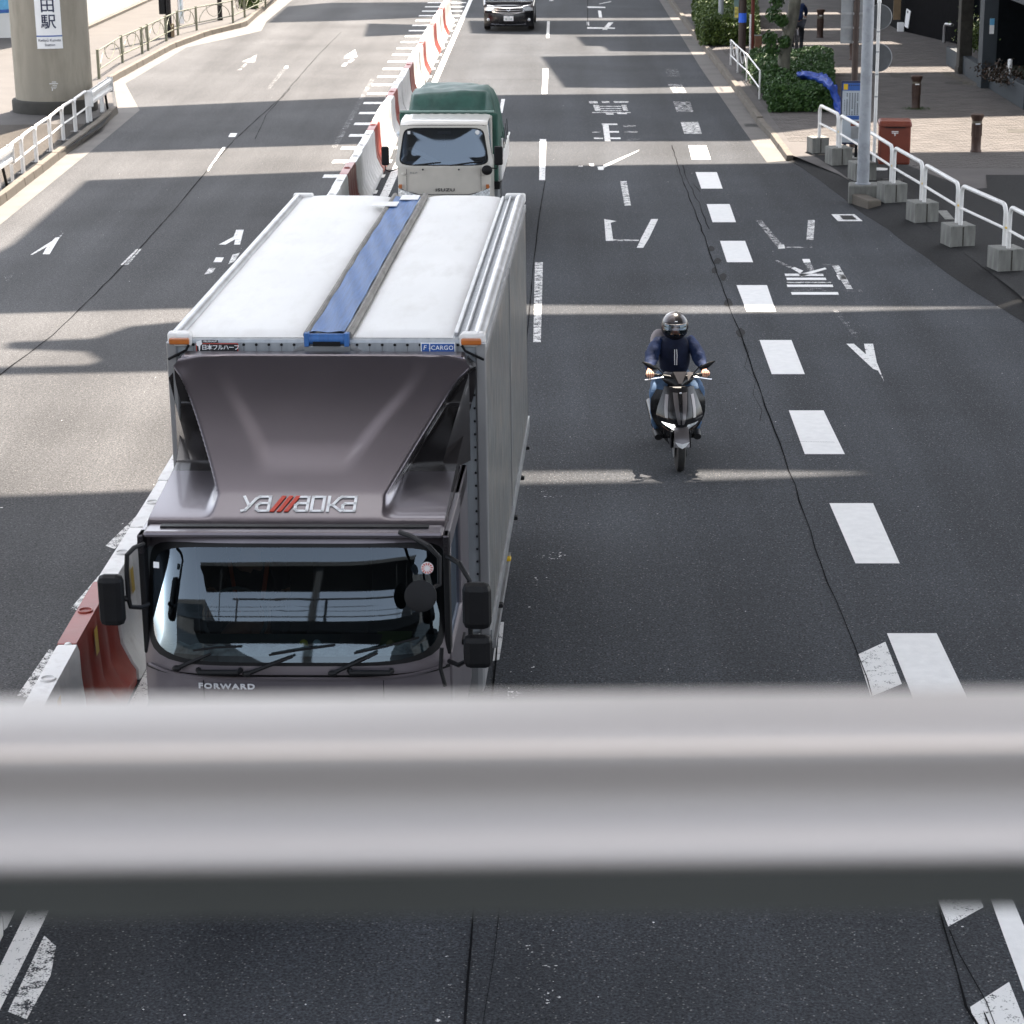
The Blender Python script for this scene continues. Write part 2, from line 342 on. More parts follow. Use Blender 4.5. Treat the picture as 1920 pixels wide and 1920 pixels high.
# block markings on the right
SQ = [(1291,1324,273,1297,1333,299),(1304,1344,323,1315,1355,354),(1325,1368,383,1336,1380,417),(1350,1397,452,1363,1412,492),
      (1381,1438,535,1400,1455,585),(1424,1484,638,1447,1509,702),(1479,1544,770,1509,1584,852),(1555,1637,944,1604,1687,1057),(1663,1756,1188,1722,1826,1335)]
for a,b,y,c,d,y2 in SQ: mark('block_marking', [(a,y),(b,y),(d,y2),(c,y2)], PAINT)
for a,b,y,c,d,y2,m_ in [(1276,1309,229,1283,1316,251,W60),(1262,1294,191,1269,1300,210,W40),(1252,1278,158,1262,1288,174,W40),(1246,1270,129,1252,1276,144,W20)]:
    mark('block_marking', [(a,y),(b,y),(d,y2),(c,y2)], m_)
mark('block_marking', [(1608,1228),(1660,1204),(1691,1283),(1633,1307)], W80)
mark('block_marking', [(1740,1640),(1822,1640),(1844,1702),(1778,1738)], W80)
mark('block_marking', [(1819,1889),(1892,1842),(1925,1925),(1838,1968)], W80)
mark('lane_line', [(1843,1640),(1883,1640),(1892,1672),(1916,1728),(1990,1900),(1945,1930),(1907,1824),(1882,1756),(1852,1672)], PAINT)
mark('lane_line', [(874,-30),(881,-30),(886,0),(732,360),(110,1672),(-10,1915),(-70,1915),(0,1812),(69,1672),(716,360),(879,0)], W80)
for q, m_ in [([(1026,40),(1031,40),(1030,71),(1024,71)],W80),([(1018,129),(1028,129),(1026,176),(1016,176)],PAINT),([(1012,261),(1024,261),(1022,338),(1011,338)],W80),
              ([(1003,492),(1018,492),(1014,642),(1000,642)],W60),([(930,1167),(945,1167),(942,1200),(936,1238),(924,1240),(929,1200)],W80),
              ([(432,250),(445,250),(441,257),(428,257)],W80),([(418,276),(423,276),(391,321),(387,321)],W80),([(256,467),(266,467),(240,497),(226,497)],W60),
              ([(532,126),(540,126),(506,168),(498,168)],W20),([(535,124),(541,124),(539,129),(532,129)],W80),
              ([(1163,340),(1175,340),(1183,386),(1171,386)],W60),([(1030,2),(1038,2),(1036,-12),(1030,-12)],W60)]:
    mark('lane_dash', q, m_)
for q in [[(1015,922),(1055,922),(1050,948),(1010,948)],[(1005,1030),(1055,1030),(1045,1105),(998,1105)],[(960,1225),(1005,1225),(1000,1320),(950,1320)],
          [(835,1770),(905,1770),(880,1920),(815,1920)],[(985,1770),(1045,1770),(1060,1920),(990,1920)],[(860,1640),(900,1640),(890,1700),(850,1700)]]:
    mark('worn_marking', q, WSP)
mark('worn_marking', [(83,1755),(105,1775),(95,1830),(50,1912),(15,1898)], W60)
for q in [[(262,962),(272,968),(215,1030),(198,1024)],[(185,1080),(200,1085),(150,1146),(132,1142)],[(92,1218),(110,1225),(52,1310),(32,1305)]]: mark('worn_marking', q, W60)
# arrows
AR = [([(103,446),(112,445),(93,477),(80,477),(88,463),(61,478),(57,478),(85,460),(98,452)],W80),([(111,443),(121,435),(113,446)],W40),([(8,518),(24,516),(16,527),(12,527)],W20),
      ([(443,431),(457,431),(450,459),(439,459),(441,449),(423,459),(410,459),(438,444)],W80),([(400,492),(405,483),(420,483),(415,492)],W80),([(428,496),(436,478),(450,474),(440,490)],W60),([(383,515),(392,503),(404,503),(398,512)],W60),
      ([(647,105),(666,93),(670,107),(645,110)],W60),([(640,124),(646,118),(652,118),(648,124)],W80),([(652,116),(660,110),(665,112),(656,118)],W60),
      ([(455,115),(482,102),(478,117),(455,117)],W40),([(452,125),(460,119),(464,119),(458,126)],W40),([(444,132),(455,127),(452,131)],W40),
      ([(1133,411),(1156,415),(1145,418),(1150,452),(1136,452)],W80),([(1150,449),(1198,450),(1198,452),(1150,452)],W60),([(1221,411),(1234,411),(1217,447),(1206,465),(1194,465),(1202,447)],W80),
      ([(1199,281),(1196,284),(1133,315),(1131,310)],W80),([(1120,313),(1132,312),(1132,319),(1122,319)],W80),([(1104,307),(1113,307),(1114,312),(1107,312)],W80),([(1085,311),(1093,311),(1092,313),(1085,313)],W60),
      ([(1101,12),(1135,13),(1135,15),(1101,15)],W80),([(1121,20),(1127,20),(1129,33),(1123,33)],W80),([(1141,42),(1150,42),(1138,56),(1129,56)],W80),([(1101,51),(1153,52),(1153,54),(1101,54)],W80),([(1100,41),(1104,41),(1105,48),(1101,48)],W80),([(1123,7),(1146,2),(1146,4),(1124,8)],W60),
      ([(1417,413),(1427,412),(1471,464),(1459,466)],W40),([(1460,459),(1470,459),(1472,466),(1459,467)],PAINT),([(1471,463),(1523,463),(1523,465),(1471,465)],W40),([(1515,413),(1528,413),(1525,450),(1512,450)],W60),
      ([(1587,645),(1601,645),(1624,665),(1620,645),(1637,645),(1644,680),(1651,697),(1637,692),(1610,667)],W80),([(1560,580),(1570,578),(1617,636),(1605,638)],W20),([(1646,695),(1650,695),(1658,716)],W60),
      ([(940,186),(947,186),(942,212),(936,212)],W80)]
for q, m_ in AR: mark('road_arrow', q, m_)
CH = [((1471,513.5,1543,518),W80),((1474,521,1548,525.5),PAINT),((1475,529,1558,531),W60),((1475,534,1561,538.5),PAINT),((1480,541,1562,546),W20),((1483,548,1571,553),PAINT),
      ((1104,190,1120,194),W60),((1128,190,1142,193),W60),((1150,190,1178,193),W60),((1112,197,1123,208),W60),((1165,197,1174,208),W60),((1122,199,1165,200.5),W60),((1122,203,1165,204.5),W60),((1122,207,1165,208.5),W60),((1110,210.5,1182,212),W60),((1136,213,1150,215),W80),((1157,212,1175,214),W80),
      ((1128,232,1157,234.5),W80),((1140,246,1160,249),W80),((1110,247,1126,249),W40),((1113,258,1130,261),W60),((1143,258,1163,261),W80),((1168,235,1192,238),W40),((1170,246,1195,249),W40),((1172,260,1199,263),W20)]
for (a,b,c,d),m_ in CH: mark('road_character', [(a,b),(c,b),(c+(d-b)*.35,d),(a+(d-b)*.35,d)], m_)
for q, m_ in [([(1130,234),(1141,234),(1145,265),(1134,265)],W80),([(1483,503),(1490,501),(1506,508),(1500,513)],W80),([(1453,489),(1457,488),(1485,500),(1480,503)],W40),([(1547,502),(1550,505),(1503,519),(1497,515)],PAINT),
              ([(1504,486),(1518,486),(1520,492),(1507,493)],PAINT),([(1508,493),(1520,493),(1527,507),(1515,509)],W40),([(1560,499),(1573,498),(1599,542),(1587,542)],W60),([(1568,516),(1582,515),(1588,524),(1573,525)],PAINT),([(1575,544),(1615,543),(1618,547),(1578,547)],W20),([(1540,494),(1590,496),(1590,498),(1540,497)],W20)]:
    mark('road_character', q, m_)
mark('drain_surround', [(1558.6,402),(1602,402),(1617.6,415),(1571,415)], W80)
mark('drain_grate', [(1574,404.5),(1598,404.5),(1607,412.5),(1581,412.5)], BLK, .008)
# ladder markings under the barrier
t0 = M().box(-.5,.5,-.23,.23,0,.001)
for k in range(34):
    Y = 46.0+2.06*k if k < 25 else 46.0+2.06*k
    xl = -4.75 if Y < 52 else (-4.75-.27*min(1,(Y-52)/10))
    o = ob('ladder_dash', M().flat([(xl,Y-.22),(-3.49,Y-.22),(-3.49,Y+.22),(xl,Y+.22)], .006), W80, road)
for k in range(10):
    Y = 25.4+2.06*k
    ob('ladder_dash', M().flat([(-4.2,Y-.22),(-3.49,Y-.22),(-3.49,Y+.22),(-4.2,Y+.22)], .006), W80, road)
ob('worn_marking', M().flat([(-4.98,50),(-4.85,50),(-5.05,64),(-5.18,64)], .004), W20, road)
# seams and cracks
for q, w_, j in [([(1260,273),(1276,325),(1298,385),(1325,455),(1340,500),(1368,575),(1392,635),(1420,720),(1460,830),(1500,940),(1540,1060),(1580,1160),(1608,1228),(1640,1320),(1770,1740),(1795,1830),(1815,1890),(1835,1930)],.030,.03),
              ([(1280,310),(1290,340),(1310,380),(1318,400),(1330,430)],.02,.04),([(1022,340),(1009,420),(1001,490),(990,610),(978,720),(965,890),(950,1020),(925,1290),(887,1700),(872,1925)],.028,.01),
              ([(640,60),(600,100),(525,185),(440,262),(382,328),(335,385),(264,465),(180,550),(100,628),(0,703),(-60,750)],.028,.02),([(545,165),(500,215),(478,262)],.02,.02),
              ([(1391,640),(1402,660),(1398,690),(1415,712),(1412,740),(1432,770),(1428,790)],.012,.05),([(1300,345),(1312,360)],.02,.03),
              ([(1462,832),(1500,829),(1565,830)],.012,0),([(1335,722),(1370,718)],.012,0),([(885,98),(980,100),(1160,100)],.03,0),([(850,149),(1060,150)],.03,0),([(1777,1745),(1800,1790),(1822,1830),(1850,1880),(1862,1925)],.018,.03),
              ([(1102,-10),(1102,50)],.04,0),([(938,1700),(925,1800),(905,1925)],.010,.01),([(1845,1900),(1856,1925)],.02,.01)]:
    ob('crack', line(q, w_*.50, jit=j*.45), CRK, road).location.z = .0075
for x, y, rx, ry in [(1333,467,7,6),(1345,490,9,6),(1356,520,8,8),(1366,568,9,8),(1389,625,9,11),(1340,508,6,7)]:
    o = ob('patch', M().flat([G(x+rx*math.cos(a_)*random.uniform(.6,1.1), y+ry*math.sin(a_)*random.uniform(.7,1.1)) for a_ in [i*math.pi/6 for i in range(12)]], .0058), ASPHD, road)
fl = M()
for k in range(420):
    x = random.uniform(-9, 7); y = 12+random.random()**1.6*55; r = random.uniform(.003,.010)*(2.2 if random.random() < .05 else 1)
    n_ = 5; fl.flat([(x+r*math.cos(i*1.256)*random.uniform(.5,1.3), y+r*math.sin(i*1.256)*random.uniform(.5,1.2)) for i in range(n_)], .0045)
ob('paint_fleck', fl, PAINT, road, kind='stuff')
# ------------------------------------------------------------------ kerbs and pavements
def along(P):
    L_ = [0]
    for a, b in zip(P, P[1:]): L_.append(L_[-1]+(b-a).length)
    def at(d):
        d = max(0, min(L_[-1]-1e-4, d))
        for i in range(len(P)-1):
            if d <= L_[i+1]:
                t = (d-L_[i])/(L_[i+1]-L_[i]); q = P[i]+(P[i+1]-P[i])*t; e = (P[i+1]-P[i]).normalized(); return q, e
    return at, L_[-1]
def kerb(pxs, side, zt, zn=1.0, names='kerb_stone', parent=None, drop=None):
    P = [Vector((p.x, p.y, 0)) for p in (G(*q) for q in pxs)]
    at, L_ = along(P); d = 0
    while d < L_-.05:
        a, e = at(d+.006); b, _ = at(min(d+zn, L_)-.006); e = (b-a).normalized(); s_ = Vector((e.y, -e.x, 0))*side
        h = zt+random.uniform(-.006,.006); h = drop(a.y) if drop else h
        w_ = .16; o_ = random.uniform(-.006,.006); a = a+s_*o_; b = b+s_*o_
        m = M(); q = [a, b, b+s_*w_, a+s_*w_]
        n_ = len(m.v); vs = [(v.x, v.y, .0) for v in q]+[(v.x+(s_.x*.02 if i < 2 else 0), v.y+(s_.y*.02 if i < 2 else 0), h) for i, v in enumerate(q)]
        fs = [(0,1,5,4),(1,2,6,5),(2,3,7,6),(3,0,4,7),(4,5,6,7)]
        if side > 0: fs = fs
        m.add(vs, fs); ob(names, m, KERB, parent, bevel=.012); d += zn
LP = [Vector((-9.5,-20,0)), Vector((-9.8,25,0))]+[G(*q) for q in gl_in]+[Vector((-12,160,0)),Vector((-12,400,0))]
m = M(); m.add([c for p in LP for c in ((p.x-.1,p.y,.125),(-60,p.y,.125))], [(2*i,2*i+2,2*i+3,2*i+1) for i in range(len(LP)-1)])
lpave = ob('left_pavement', m, PAVL, kind='structure')
rin = [G(*q) for q in gr_in]
RP = [Vector((5,400,0)),Vector((4.75,160,0))]+[Vector((p.x+.14,p.y,0)) for p in rin]+[Vector(p) for p in [(5.75,45.2,0),(6.4,40.5,0),(7.3,34.5,0),(8.6,30.5,0),(12,27.5,0)]]
m = M(); m.add([c for p in RP for c in ((p.x,p.y,.118),(60,p.y,.118))], [(2*i,2*i+2,2*i+3,2*i+1) for i in range(len(RP)-1)])
rpave = ob('right_pavement', m, PAVE, kind='structure')
kerb(gl_in[:5], -1, .17, .9, parent=lpave); kerb(gl_in[5:], -1, .17, .9, parent=lpave)
kerb(gr_in[::-1], 1, .16, .9, parent=rpave, drop=lambda y: .155 if y > 53.5 else .125)
# block paving on the right pavement: real blocks in running courses
pv = M(); near = []
def blocked(x, y): return x < 5.2+(48-y)*.04*(y<48) or x > 11.4
y = 46.0; row = 0
while y < 84:
    x = 5.0+(.11 if row % 2 else 0)
    while x < 15.5:
        ok = x > (5.15+.0*(y)) and not (y < 50 and x < 6.9) 
        if ok:
            dz = random.uniform(-.0015,.0025); t_ = random.uniform(-.003,.003)
            if y < 50.4 and 7.4 < x < 11.8 and len(near) < 290: near.append((x, y, dz))
            else: pv.box(x, x+.208, y, y+.108, .110, .1225+dz, tx=.006, ty=.006)
        x += .22
    y += .12; row += 1
ob('paving_block', pv, PAVE2, rpave, kind='stuff')
bm_ = M().box(0,.208,0,.108,-.01,.0045,tx=.006,ty=.006).mesh('paving_block'); bm_.materials.append(PAVE2)
for x, y, dz in near: inst('paving_block', bm_, rpave, (x, y, .118+dz))
0 and ob('pavement_band', M().flat([G(*p,.12) for p in [(1248,-30),(1265,0),(1300,52),(1340,100),(1390,165),(1450,240),(1488,292),(1560,300),(1520,240),(1435,165),(1380,105),(1330,52),(1300,0)]], .124), PAVL, rpave)
# dark asphalt wedge along the road edge
edge = [(1470,299),(1500,312),(1540,340),(1580,372),(1620,402),(1660,430),(1700,457),(1740,485),(1780,513),(1820,540),(1860,565),(1920,602),(2100,750),(2400,1000)]
E0 = [G(*p) for p in edge]; wd = M(); vs = []
for i, p in enumerate(E0):
    j1 = random.uniform(-.05,.05)
    vs += [(p.x+j1, p.y, .003), (p.x+.22+j1, p.y+.1, .07+random.uniform(-.01,.01)), (p.x+.5, p.y+.25, .128), (p.x+1.4+.25*i, p.y+1.0+.25*i, .129)]
wd.add(vs, [(4*i+j, 4*i+j+1, 4*i+j+5, 4*i+j+4) for i in range(len(E0)-1) for j in range(3)])
ob('asphalt_wedge', wd, ASPHD, smooth='all', kind='structure')
ob('asphalt_patch', M().flat([G(*p) for p in [(1600,330),(1640,352),(1690,352),(1760,372),(1850,365),(1848,340),(1935,340),(2300,345),(2500,900),(2050,700),(1900,560)]], .1265+.006), ASPHD, kind='structure')
for px in [[(1775,395),(1790,412),(1772,412),(1757,395)]]: ob('utility_cover', M().flat([G(*p,.13) for p in px], .137), CONC, rpave)
for px in [[(1665,138),(1700,139),(1712,146),(1675,146)],[(1890,243),(1925,243),(1930,249),(1888,249)]]: ob('utility_cover', M().flat([G(*p,.12) for p in px], .127), BRST, rpave)
ob('manhole_cover', M().lathe([(.32,0),(.32,.008),(.28,.01)], 20, tuple(GY(1793,154,61.5).xy)+(.118,)), BRST, rpave, smooth=True)
# left pavement joints, as shallow dark strips
for q in [[(166,68),(300,67)],[(166,40),(420,39)],[(0,238),(120,236)],[(0,255),(150,252)],[(166,100),(240,100)]]:
    ob('paving_joint', line(q, .03, z=.125), BRST, lpave).location.z = .0
ob('pavement_patch', M().flat([G(*p,.125) for p in [(-40,372),(0,345),(120,262),(170,225),(215,205),(190,238),(120,282),(30,345)]], .129), ASPHD, lpave)
ob('pavement_patch', M().flat([G(*p,.125) for p in [(-60,235),(170,232),(140,262),(-60,385)]], .127), ASPHL, lpave)
# ------------------------------------------------------------------ unseen slabs for the elevated railway, cut to cast the bands of shade
HV = 20.0
SH = [[(-900,930),(0,930),(150,924),(330,917),(700,908),(975,906),(1230,902),(1500,893),(1700,884),(1900,880),(2900,880), 'near'],
      [(335,603),(240,612),(178,634),(20,641),(20,650),(170,655),(195,672),(165,684),(-80,690),(-80,700),(330,692),(560,692),(520,878),(975,878),(1250,876),(1500,877),(1700,881),(2900,880),(2900,574),(1860,577),(1650,582),(1500,586),(1000,589),(700,596)],
      [(165,338),(640,320),(955,312),(1470,306),(1600,298),(2300,292),(3000,560),(1860,572),(1400,570),(985,568),(345,575),(0,585),(-300,594),(-160,560),(30,455)],
      [(120,207),(500,190),(690,182),(955,178),(1370,174),(1545,146),(1920,142),(2500,138),(2500,215),(1920,226),(1700,232),(1600,242),(1480,256),(1400,263),(955,264),(690,268),(180,284),(110,290)],
      [(1017,106),(1320,102),(1500,92),(2500,84),(2500,128),(1800,132),(1545,134),(1380,161),(1180,164),(1060,163)],
      [(1083,69),(1098,85),(1133,86),(1143,95),(1320,97),(1500,86),(2500,76),(2500,60),(1500,64),(1310,67)],
      [(880,39),(1240,38),(1480,34),(2500,28),(2500,54),(1500,60),(1305,64),(985,64),(885,62)],
      [(868,33),(1230,33),(1480,29),(2500,23),(2900,-160),(860,-160)],
      [(505,42),(660,38),(850,30),(845,4),(620,5),(540,12)],
      [(685,68),(800,63),(805,47),(692,44)]]
via = thing('shade_slabs', 'unseen concrete slabs for the elevated railway, cut to throw the bands of shade', 'shade_caster', (0,0,HV))
for P in SH:
    if P[-1] == 'near': pts = [G(*p) for p in P[:-1]] + [Vector((60,2.6,0)), Vector((-60,2.6,0))]
    else: pts = [G(*p) for p in P]
    pts = [p + Vector((SD.x/SD.z*HV, SD.y/SD.z*HV, 0)) for p in pts]
    if P[-1] == 'near':      # split round a gap added so the truck's deflector mirrors bright sky
        e_ = pts[:-2]; i = next(k for k in range(len(e_)-1) if e_[k].x < -2.0 <= e_[k+1].x)
        c_ = e_[i]+(e_[i+1]-e_[i])*((-2.0-e_[i].x)/(e_[i+1].x-e_[i].x))
        ob('shade_slab', M().prism([(p.x, p.y) for p in e_[:i+1]+[c_, Vector((-2.0,28.2,0)), Vector((-60,28.2,0))]], 0, .3), SLABM, via)
        ob('shade_slab', M().prism([(p.x, p.y) for p in [Vector((-2.0,12.8,0)), c_]+e_[i+1:]+[Vector((60,12.8,0))]], 0, .3), SLABM, via)
        ob('shade_slab', M().box(-60,-2.0,12.8,24.6,0,.3), SLABM, via)
    else: ob('shade_slab', M().prism([(p.x, p.y) for p in pts], 0, .3), SLABM, via)
ob('shade_slab', M().box(-60,60,5.2,12.8,.0,.3), SLABM, via)  # further unseen slab, added to keep the handrail in shade
# ------------------------------------------------------------------ footbridge the photograph was taken from
fbr = thing('footbridge', 'pale metal footbridge handrail running out of focus across the lower picture', 'footbridge', (0,0,0))
prof = [(.930,6.6265),(.915,6.634),(.90,6.6385),(.875,6.6395),(.860,6.639),(.851,6.636),(.849,6.630),(.8515,6.622),(.8525,6.614),(.851,6.608),(.846,6.6025),(.837,6.5985),(.828,6.5955),(.829,6.591),(.868,6.589),(.930,6.589)]
m = M(); n_ = len(prof); m.add([(-6,y,z) for y, z in prof]+[(6,y,z) for y, z in prof], [(i,n_+i,n_+(i+1)%n_,(i+1)%n_) for i in range(n_)]+[tuple(range(n_)), tuple(range(2*n_-1,n_-1,-1))])
ob('handrail', m, RAILM, fbr, smooth='all')
ob('rail_web', M().box(-6,6,.866,.925,6.552,6.588), mat('rail_web_shade', (.10,.105,.10), .6), fbr)  # web given a darker grey, painting in the shade beneath the handrail
ob('deck', M().box(-12,12,-2.2,1.0,4.9,5.42), BRM, fbr)
for z in (5.62,5.92,6.14): ob('rail_bar', M().tube([(-12,.99,z),(12,.99,z)], .012), BRM, fbr)
for k in range(-3, 4):
    if abs(k) > 1: ob('post', M().box(k*1.9-.03,k*1.9+.03,.96,1.02,5.42,6.55), BRM, fbr)
for z in (5.6,5.9,6.2,6.55): ob('rail_bar', M().tube([(-12,-2.15,z),(12,-2.15,z)], .02), BRM, fbr)
ob('unseen_canopy', M().box(-14,14,-9.0,-4.0,10.6,10.9), BRM, fbr)  # unseen canopy, set back to darken the top of the windscreen's reflection
for k in (-9,-5,5,9): ob('unseen_canopy_post', M().box(k-.07,k+.07,-4.3,-4.16,0,10.6), BRM, fbr)
# ------------------------------------------------------------------ water-filled barriers
def barrier_mesh(L_=1.5):
    prof = [(-.24,0),(-.24,.10),(-.20,.16),(-.12,.34),(-.095,.62),(-.092,.84),(-.075,.895),(.075,.895),(.092,.84),(.095,.62),(.12,.34),(.20,.16),(.24,.10),(.24,0)]
    m = M(); ys = [.012,.05,.30,.34,.42,.46,.70,.74,.78,.82,1.02,1.06,1.14,1.18,1.44,1.488]
    groove = {3:1,4:1,7:1,8:1,11:1,12:1}
    vs = []
    for j, y in enumerate(ys):
        for (x, z) in prof:
            k = 1.0
            if j in groove and .12 < z < .86 and z > .12: k = .88 if z < .5 else .90
            if j in (0, len(ys)-1): k *= .96
            vs.append((x*k, y, z*(.995 if j in (0,len(ys)-1) else 1)))
    n_ = len(prof)
    fs = [(j*n_+i, j*n_+i+1, (j+1)*n_+i+1, (j+1)*n_+i) for j in range(len(ys)-1) for i in range(n_-1)]
    fs += [tuple(range(n_)), tuple(range(len(ys)*n_-1, (len(ys)-1)*n_-1, -1))]
    m.add(vs, [f[::-1] for f in fs]); return m
def fill_port():
    return M().lathe([(.062,0),(.062,.012),(.05,.016),(.045,.004),(0.01,.003)], 14)
BR = []
LB = {}
k = 0
YB0 = 16.38-1.5*3
nred = 0; nw = 0
for i in range(-1, 44):
    y0 = 16.38+1.5*i; red = (i % 4 == 0)
    c = 'red' if red else 'white'
    cx = -3.80 + (0 if y0 < 70 else .0)
    rz = random.uniform(-.012,.012)
    far = ['beside the plum truck cab','beside the plum truck box','behind the plum truck','ahead of the green tarpaulin truck','beside the green tarpaulin truck','behind the green tarpaulin truck','in the open stretch','short of the far van','near the far black van','beside the far black van','at the far end of the row','beyond the top of the picture']
    nred = (i+4)//4; w_ = far[min(nred-1, 11)] if nred else ''
    if red: lab = 'red water barrier %s, %s red one from the camera' % (w_, ['first','second','third','fourth','fifth','sixth','seventh','eighth','ninth','tenth','eleventh'][nred-1])
    elif i == -1: lab = 'white plastic water barrier nearest the camera, in front of the first red one'
    else: lab = 'white water barrier, %s beyond the %s red barrier' % (['','first','middle','last'][i % 4], ['first','second','third','fourth','fifth','sixth','seventh','eighth','ninth','tenth','eleventh'][nred-1])
    t = thing('water_barrier', lab, 'barrier', (cx+random.uniform(-.015,.015), y0, 0), rz, 'red and white water barriers along the median')
    if ('b'+c) not in LB:
        b = ob('body', barrier_mesh(), PLR if red else PLW, t, smooth=True); LB['b'+c] = b.data
        p = ob('fill_port', fill_port(), PLR if red else PLW, t, smooth=True); p.location = (0,.75,.893); LB['p'+c] = p.data
    else:
        inst('body', LB['b'+c], t); inst('fill_port', LB['p'+c], t, (0,.75,.893))
    if i < 8 and i % 2 == 1 or i in (-1, 0):
        ob('reflector', M().add([(.118,.50,.60),(.118,.62,.60),(.112,.62,.82),(.112,.50,.82)], [(0,1,2,3)]), YEL, t)
    if i < 6:
        ob('coupling_pin', M().lathe([(.028,.4),(.028,.86),(.02,.87)], 10, (.0,1.5,.03)), PLR if red else PLW, t, smooth=True)
for i in range(-4, -1):
    y0 = 16.38+1.5*i
    t = thing('water_barrier', ['white barrier base at the bottom left corner of the picture','white water barrier hidden behind the handrail at left, second from the corner','white water barrier hidden behind the handrail at left, next to the nearest visible one'][i+4], 'barrier', (-3.90, y0, 0), 0, 'red and white water barriers along the median')
    inst('body', LB['bwhite'], t)
# ------------------------------------------------------------------ the plum box truck
TR = thing('box_truck', 'large plum cab box truck with white roof and blue roof strap, nearest vehicle', 'truck', (-1.70,16.2,0), R_(-2.0))
# -- box body
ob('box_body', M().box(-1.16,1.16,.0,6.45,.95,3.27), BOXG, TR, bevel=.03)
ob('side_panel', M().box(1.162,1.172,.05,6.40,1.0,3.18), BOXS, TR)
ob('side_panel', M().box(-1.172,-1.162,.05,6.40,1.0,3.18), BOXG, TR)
for sx in (-1, 1):
    for y in [3.2]: ob('side_rib', M().box(min(sx*1.172,sx*1.184),max(sx*1.172,sx*1.184),y,y+.03,1.0,3.18), ALU, TR)
    ob('roof_rail', M().tube([(sx*1.12,.02,3.262),(sx*1.12,6.44,3.262)], .052, 12), ALU, TR, smooth=True)
    ob('roof_rail', M().box(sx*1.165-.012,sx*1.165+.012,.0,6.45,3.13,3.20), ALU, TR, bevel=.004)
    ob('corner_post', M().box(min(sx*1.10,sx*1.178),max(sx*1.10,sx*1.178),-.022,.03,.95,3.25), ALU, TR, bevel=.012)
    ob('sill_rail', M().box(sx*1.15-.04,sx*1.15+.04,.0,6.45,.88,.99), STEEL, TR)
ob('roof_rail', M().box(.94,.97,.1,6.35,3.268,3.30), ALU, TR, bevel=.006); ob('roof_rail', M().box(1.02,1.04,.1,6.35,3.268,3.305), ALU, TR, bevel=.006)
def roofpanel(x0, x1):
    def fn(u, v):
        x = x0+(x1-x0)*u; y = .03+6.38*v
        e = min(u, 1-u)*4; e = min(1, e)
        return (x, y, 3.272+(.024*e**.5 + .0025*math.sin(y*7+x*3)*e + .004*noise.noise((x*3,y*2,0)))*min(1,v*60)**.5)
    return M().grid(fn, 16, 60)
ob('roof_panel', roofpanel(-1.085,-.165), BOXW, TR, smooth='all'); ob('roof_panel', roofpanel(.19,.935), BOXW, TR, smooth='all')
ob('blue_strap', M().grid(lambda u, v: (-.115+.25*u+.003*math.sin(v*9), .02+6.2*v, 3.318+.006*math.sin(u*9+v*40)), 8, 60), STRAP, TR, smooth='all')
for a_, b_ in ((-.17,-.112),(.134,.195)):
    ob('strap_edge', M().tube([((a_+b_)/2+.003*math.sin(i/30*9), .01+6.4*i/30, 3.295) for i in range(31)], (b_-a_)/2, 8), TAPE, TR, smooth=True)
ob('tape_patch', M().box(-.05,.13,5.95,6.22,3.325,3.332,Matrix.Rotation(.0,4,'Z')), BOXW, TR); ob('tape_patch', M().box(-.28,-.04,5.55,5.80,3.328,3.334), BOXW, TR)
ob('strap_roller', M().tube([(-.12,-.005,3.27),(.14,-.005,3.27)], .042, 12), STRAP, TR, smooth=True)
ob('strap_bracket', M().box(-.155,-.12,-.05,.03,3.22,3.32).box(.14,.175,-.05,.03,3.22,3.32), STRAP, TR, bevel=.005)
ob('strap_plate', M().box(-.16,.18,-.028,-.002,3.175,3.222), STEEL, TR, bevel=.004)
ob('strap_slot', M().box(-.09,.11,-.052,-.03,3.225,3.258), BLK, TR)
for s_, x_ in ((-1,-.16),(1,.18)):
    ob('front_rib', M().prism([(x_,3.235),(x_+s_*.36,3.02),(x_+s_*.36,2.98),(x_,3.20)], 0, .012, Matrix.Rotation(R_(90),4,'X')), ALU, TR)
rv = M(); st = M()
for x in [-.98+.093*i for i in range(22)]:
    if abs(x-.01) > .2:
        rv.ball((x,-.004,3.225),(.011,.008,.011), 8, 5); st.box(x-.003,x+.003,-.0035,-.001,3.06,3.21)
for z in [3.15-.10*i for i in range(20)]:
    for sx in (-1.09,1.09): rv.ball((sx,-.024,z),(.010,.008,.010), 8, 5)
ob('rivet', rv, BLK, TR, kind='stuff'); ob('rust_streak', st, mat('streak', (.2,.21,.22), .6), TR, kind='stuff')
for sx in (-1, 1):
    ob('corner_cap', M().prism([(sx*.985,-.035),(sx*1.10,-.04),(sx*1.175,.01),(sx*1.175,.10),(sx*1.0,.10)], 3.215, 3.312), PLW, TR, bevel=.02)
    ob('corner_cap', M().prism([(sx*.97,6.36),(sx*1.17,6.36),(sx*1.175,6.47),(sx*.97,6.47)], 3.215, 3.315), PLW, TR, bevel=.02)
    ob('marker_lamp', M().box(sx*1.075-.075,sx*1.075+.075,-.062,-.03,3.235,3.285), AMB, TR, bevel=.012)
    ob('corner_seal', M().tube([(sx*1.005,-.045,3.232),(sx*1.03,-.045,3.19),(sx*1.165,-.03,3.12)], .010, 6), BLK, TR)
def onbox(x, z): return lambda u, v, w: (x+u, -.006-w, z+v)
ob('maker_plate', M().box(-1.0,-.695,-.0045,-.001,3.125,3.185), INK, TR)
for q in [(-1.003,-.692,3.122,3.127),(-1.003,-.692,3.183,3.188),(-1.003,-.998,3.122,3.188),(-.697,-.692,3.122,3.188)]: ob('plate_border', M().box(q[0],q[1],-.0065,-.0046,q[2],q[3]), INKR, TR)
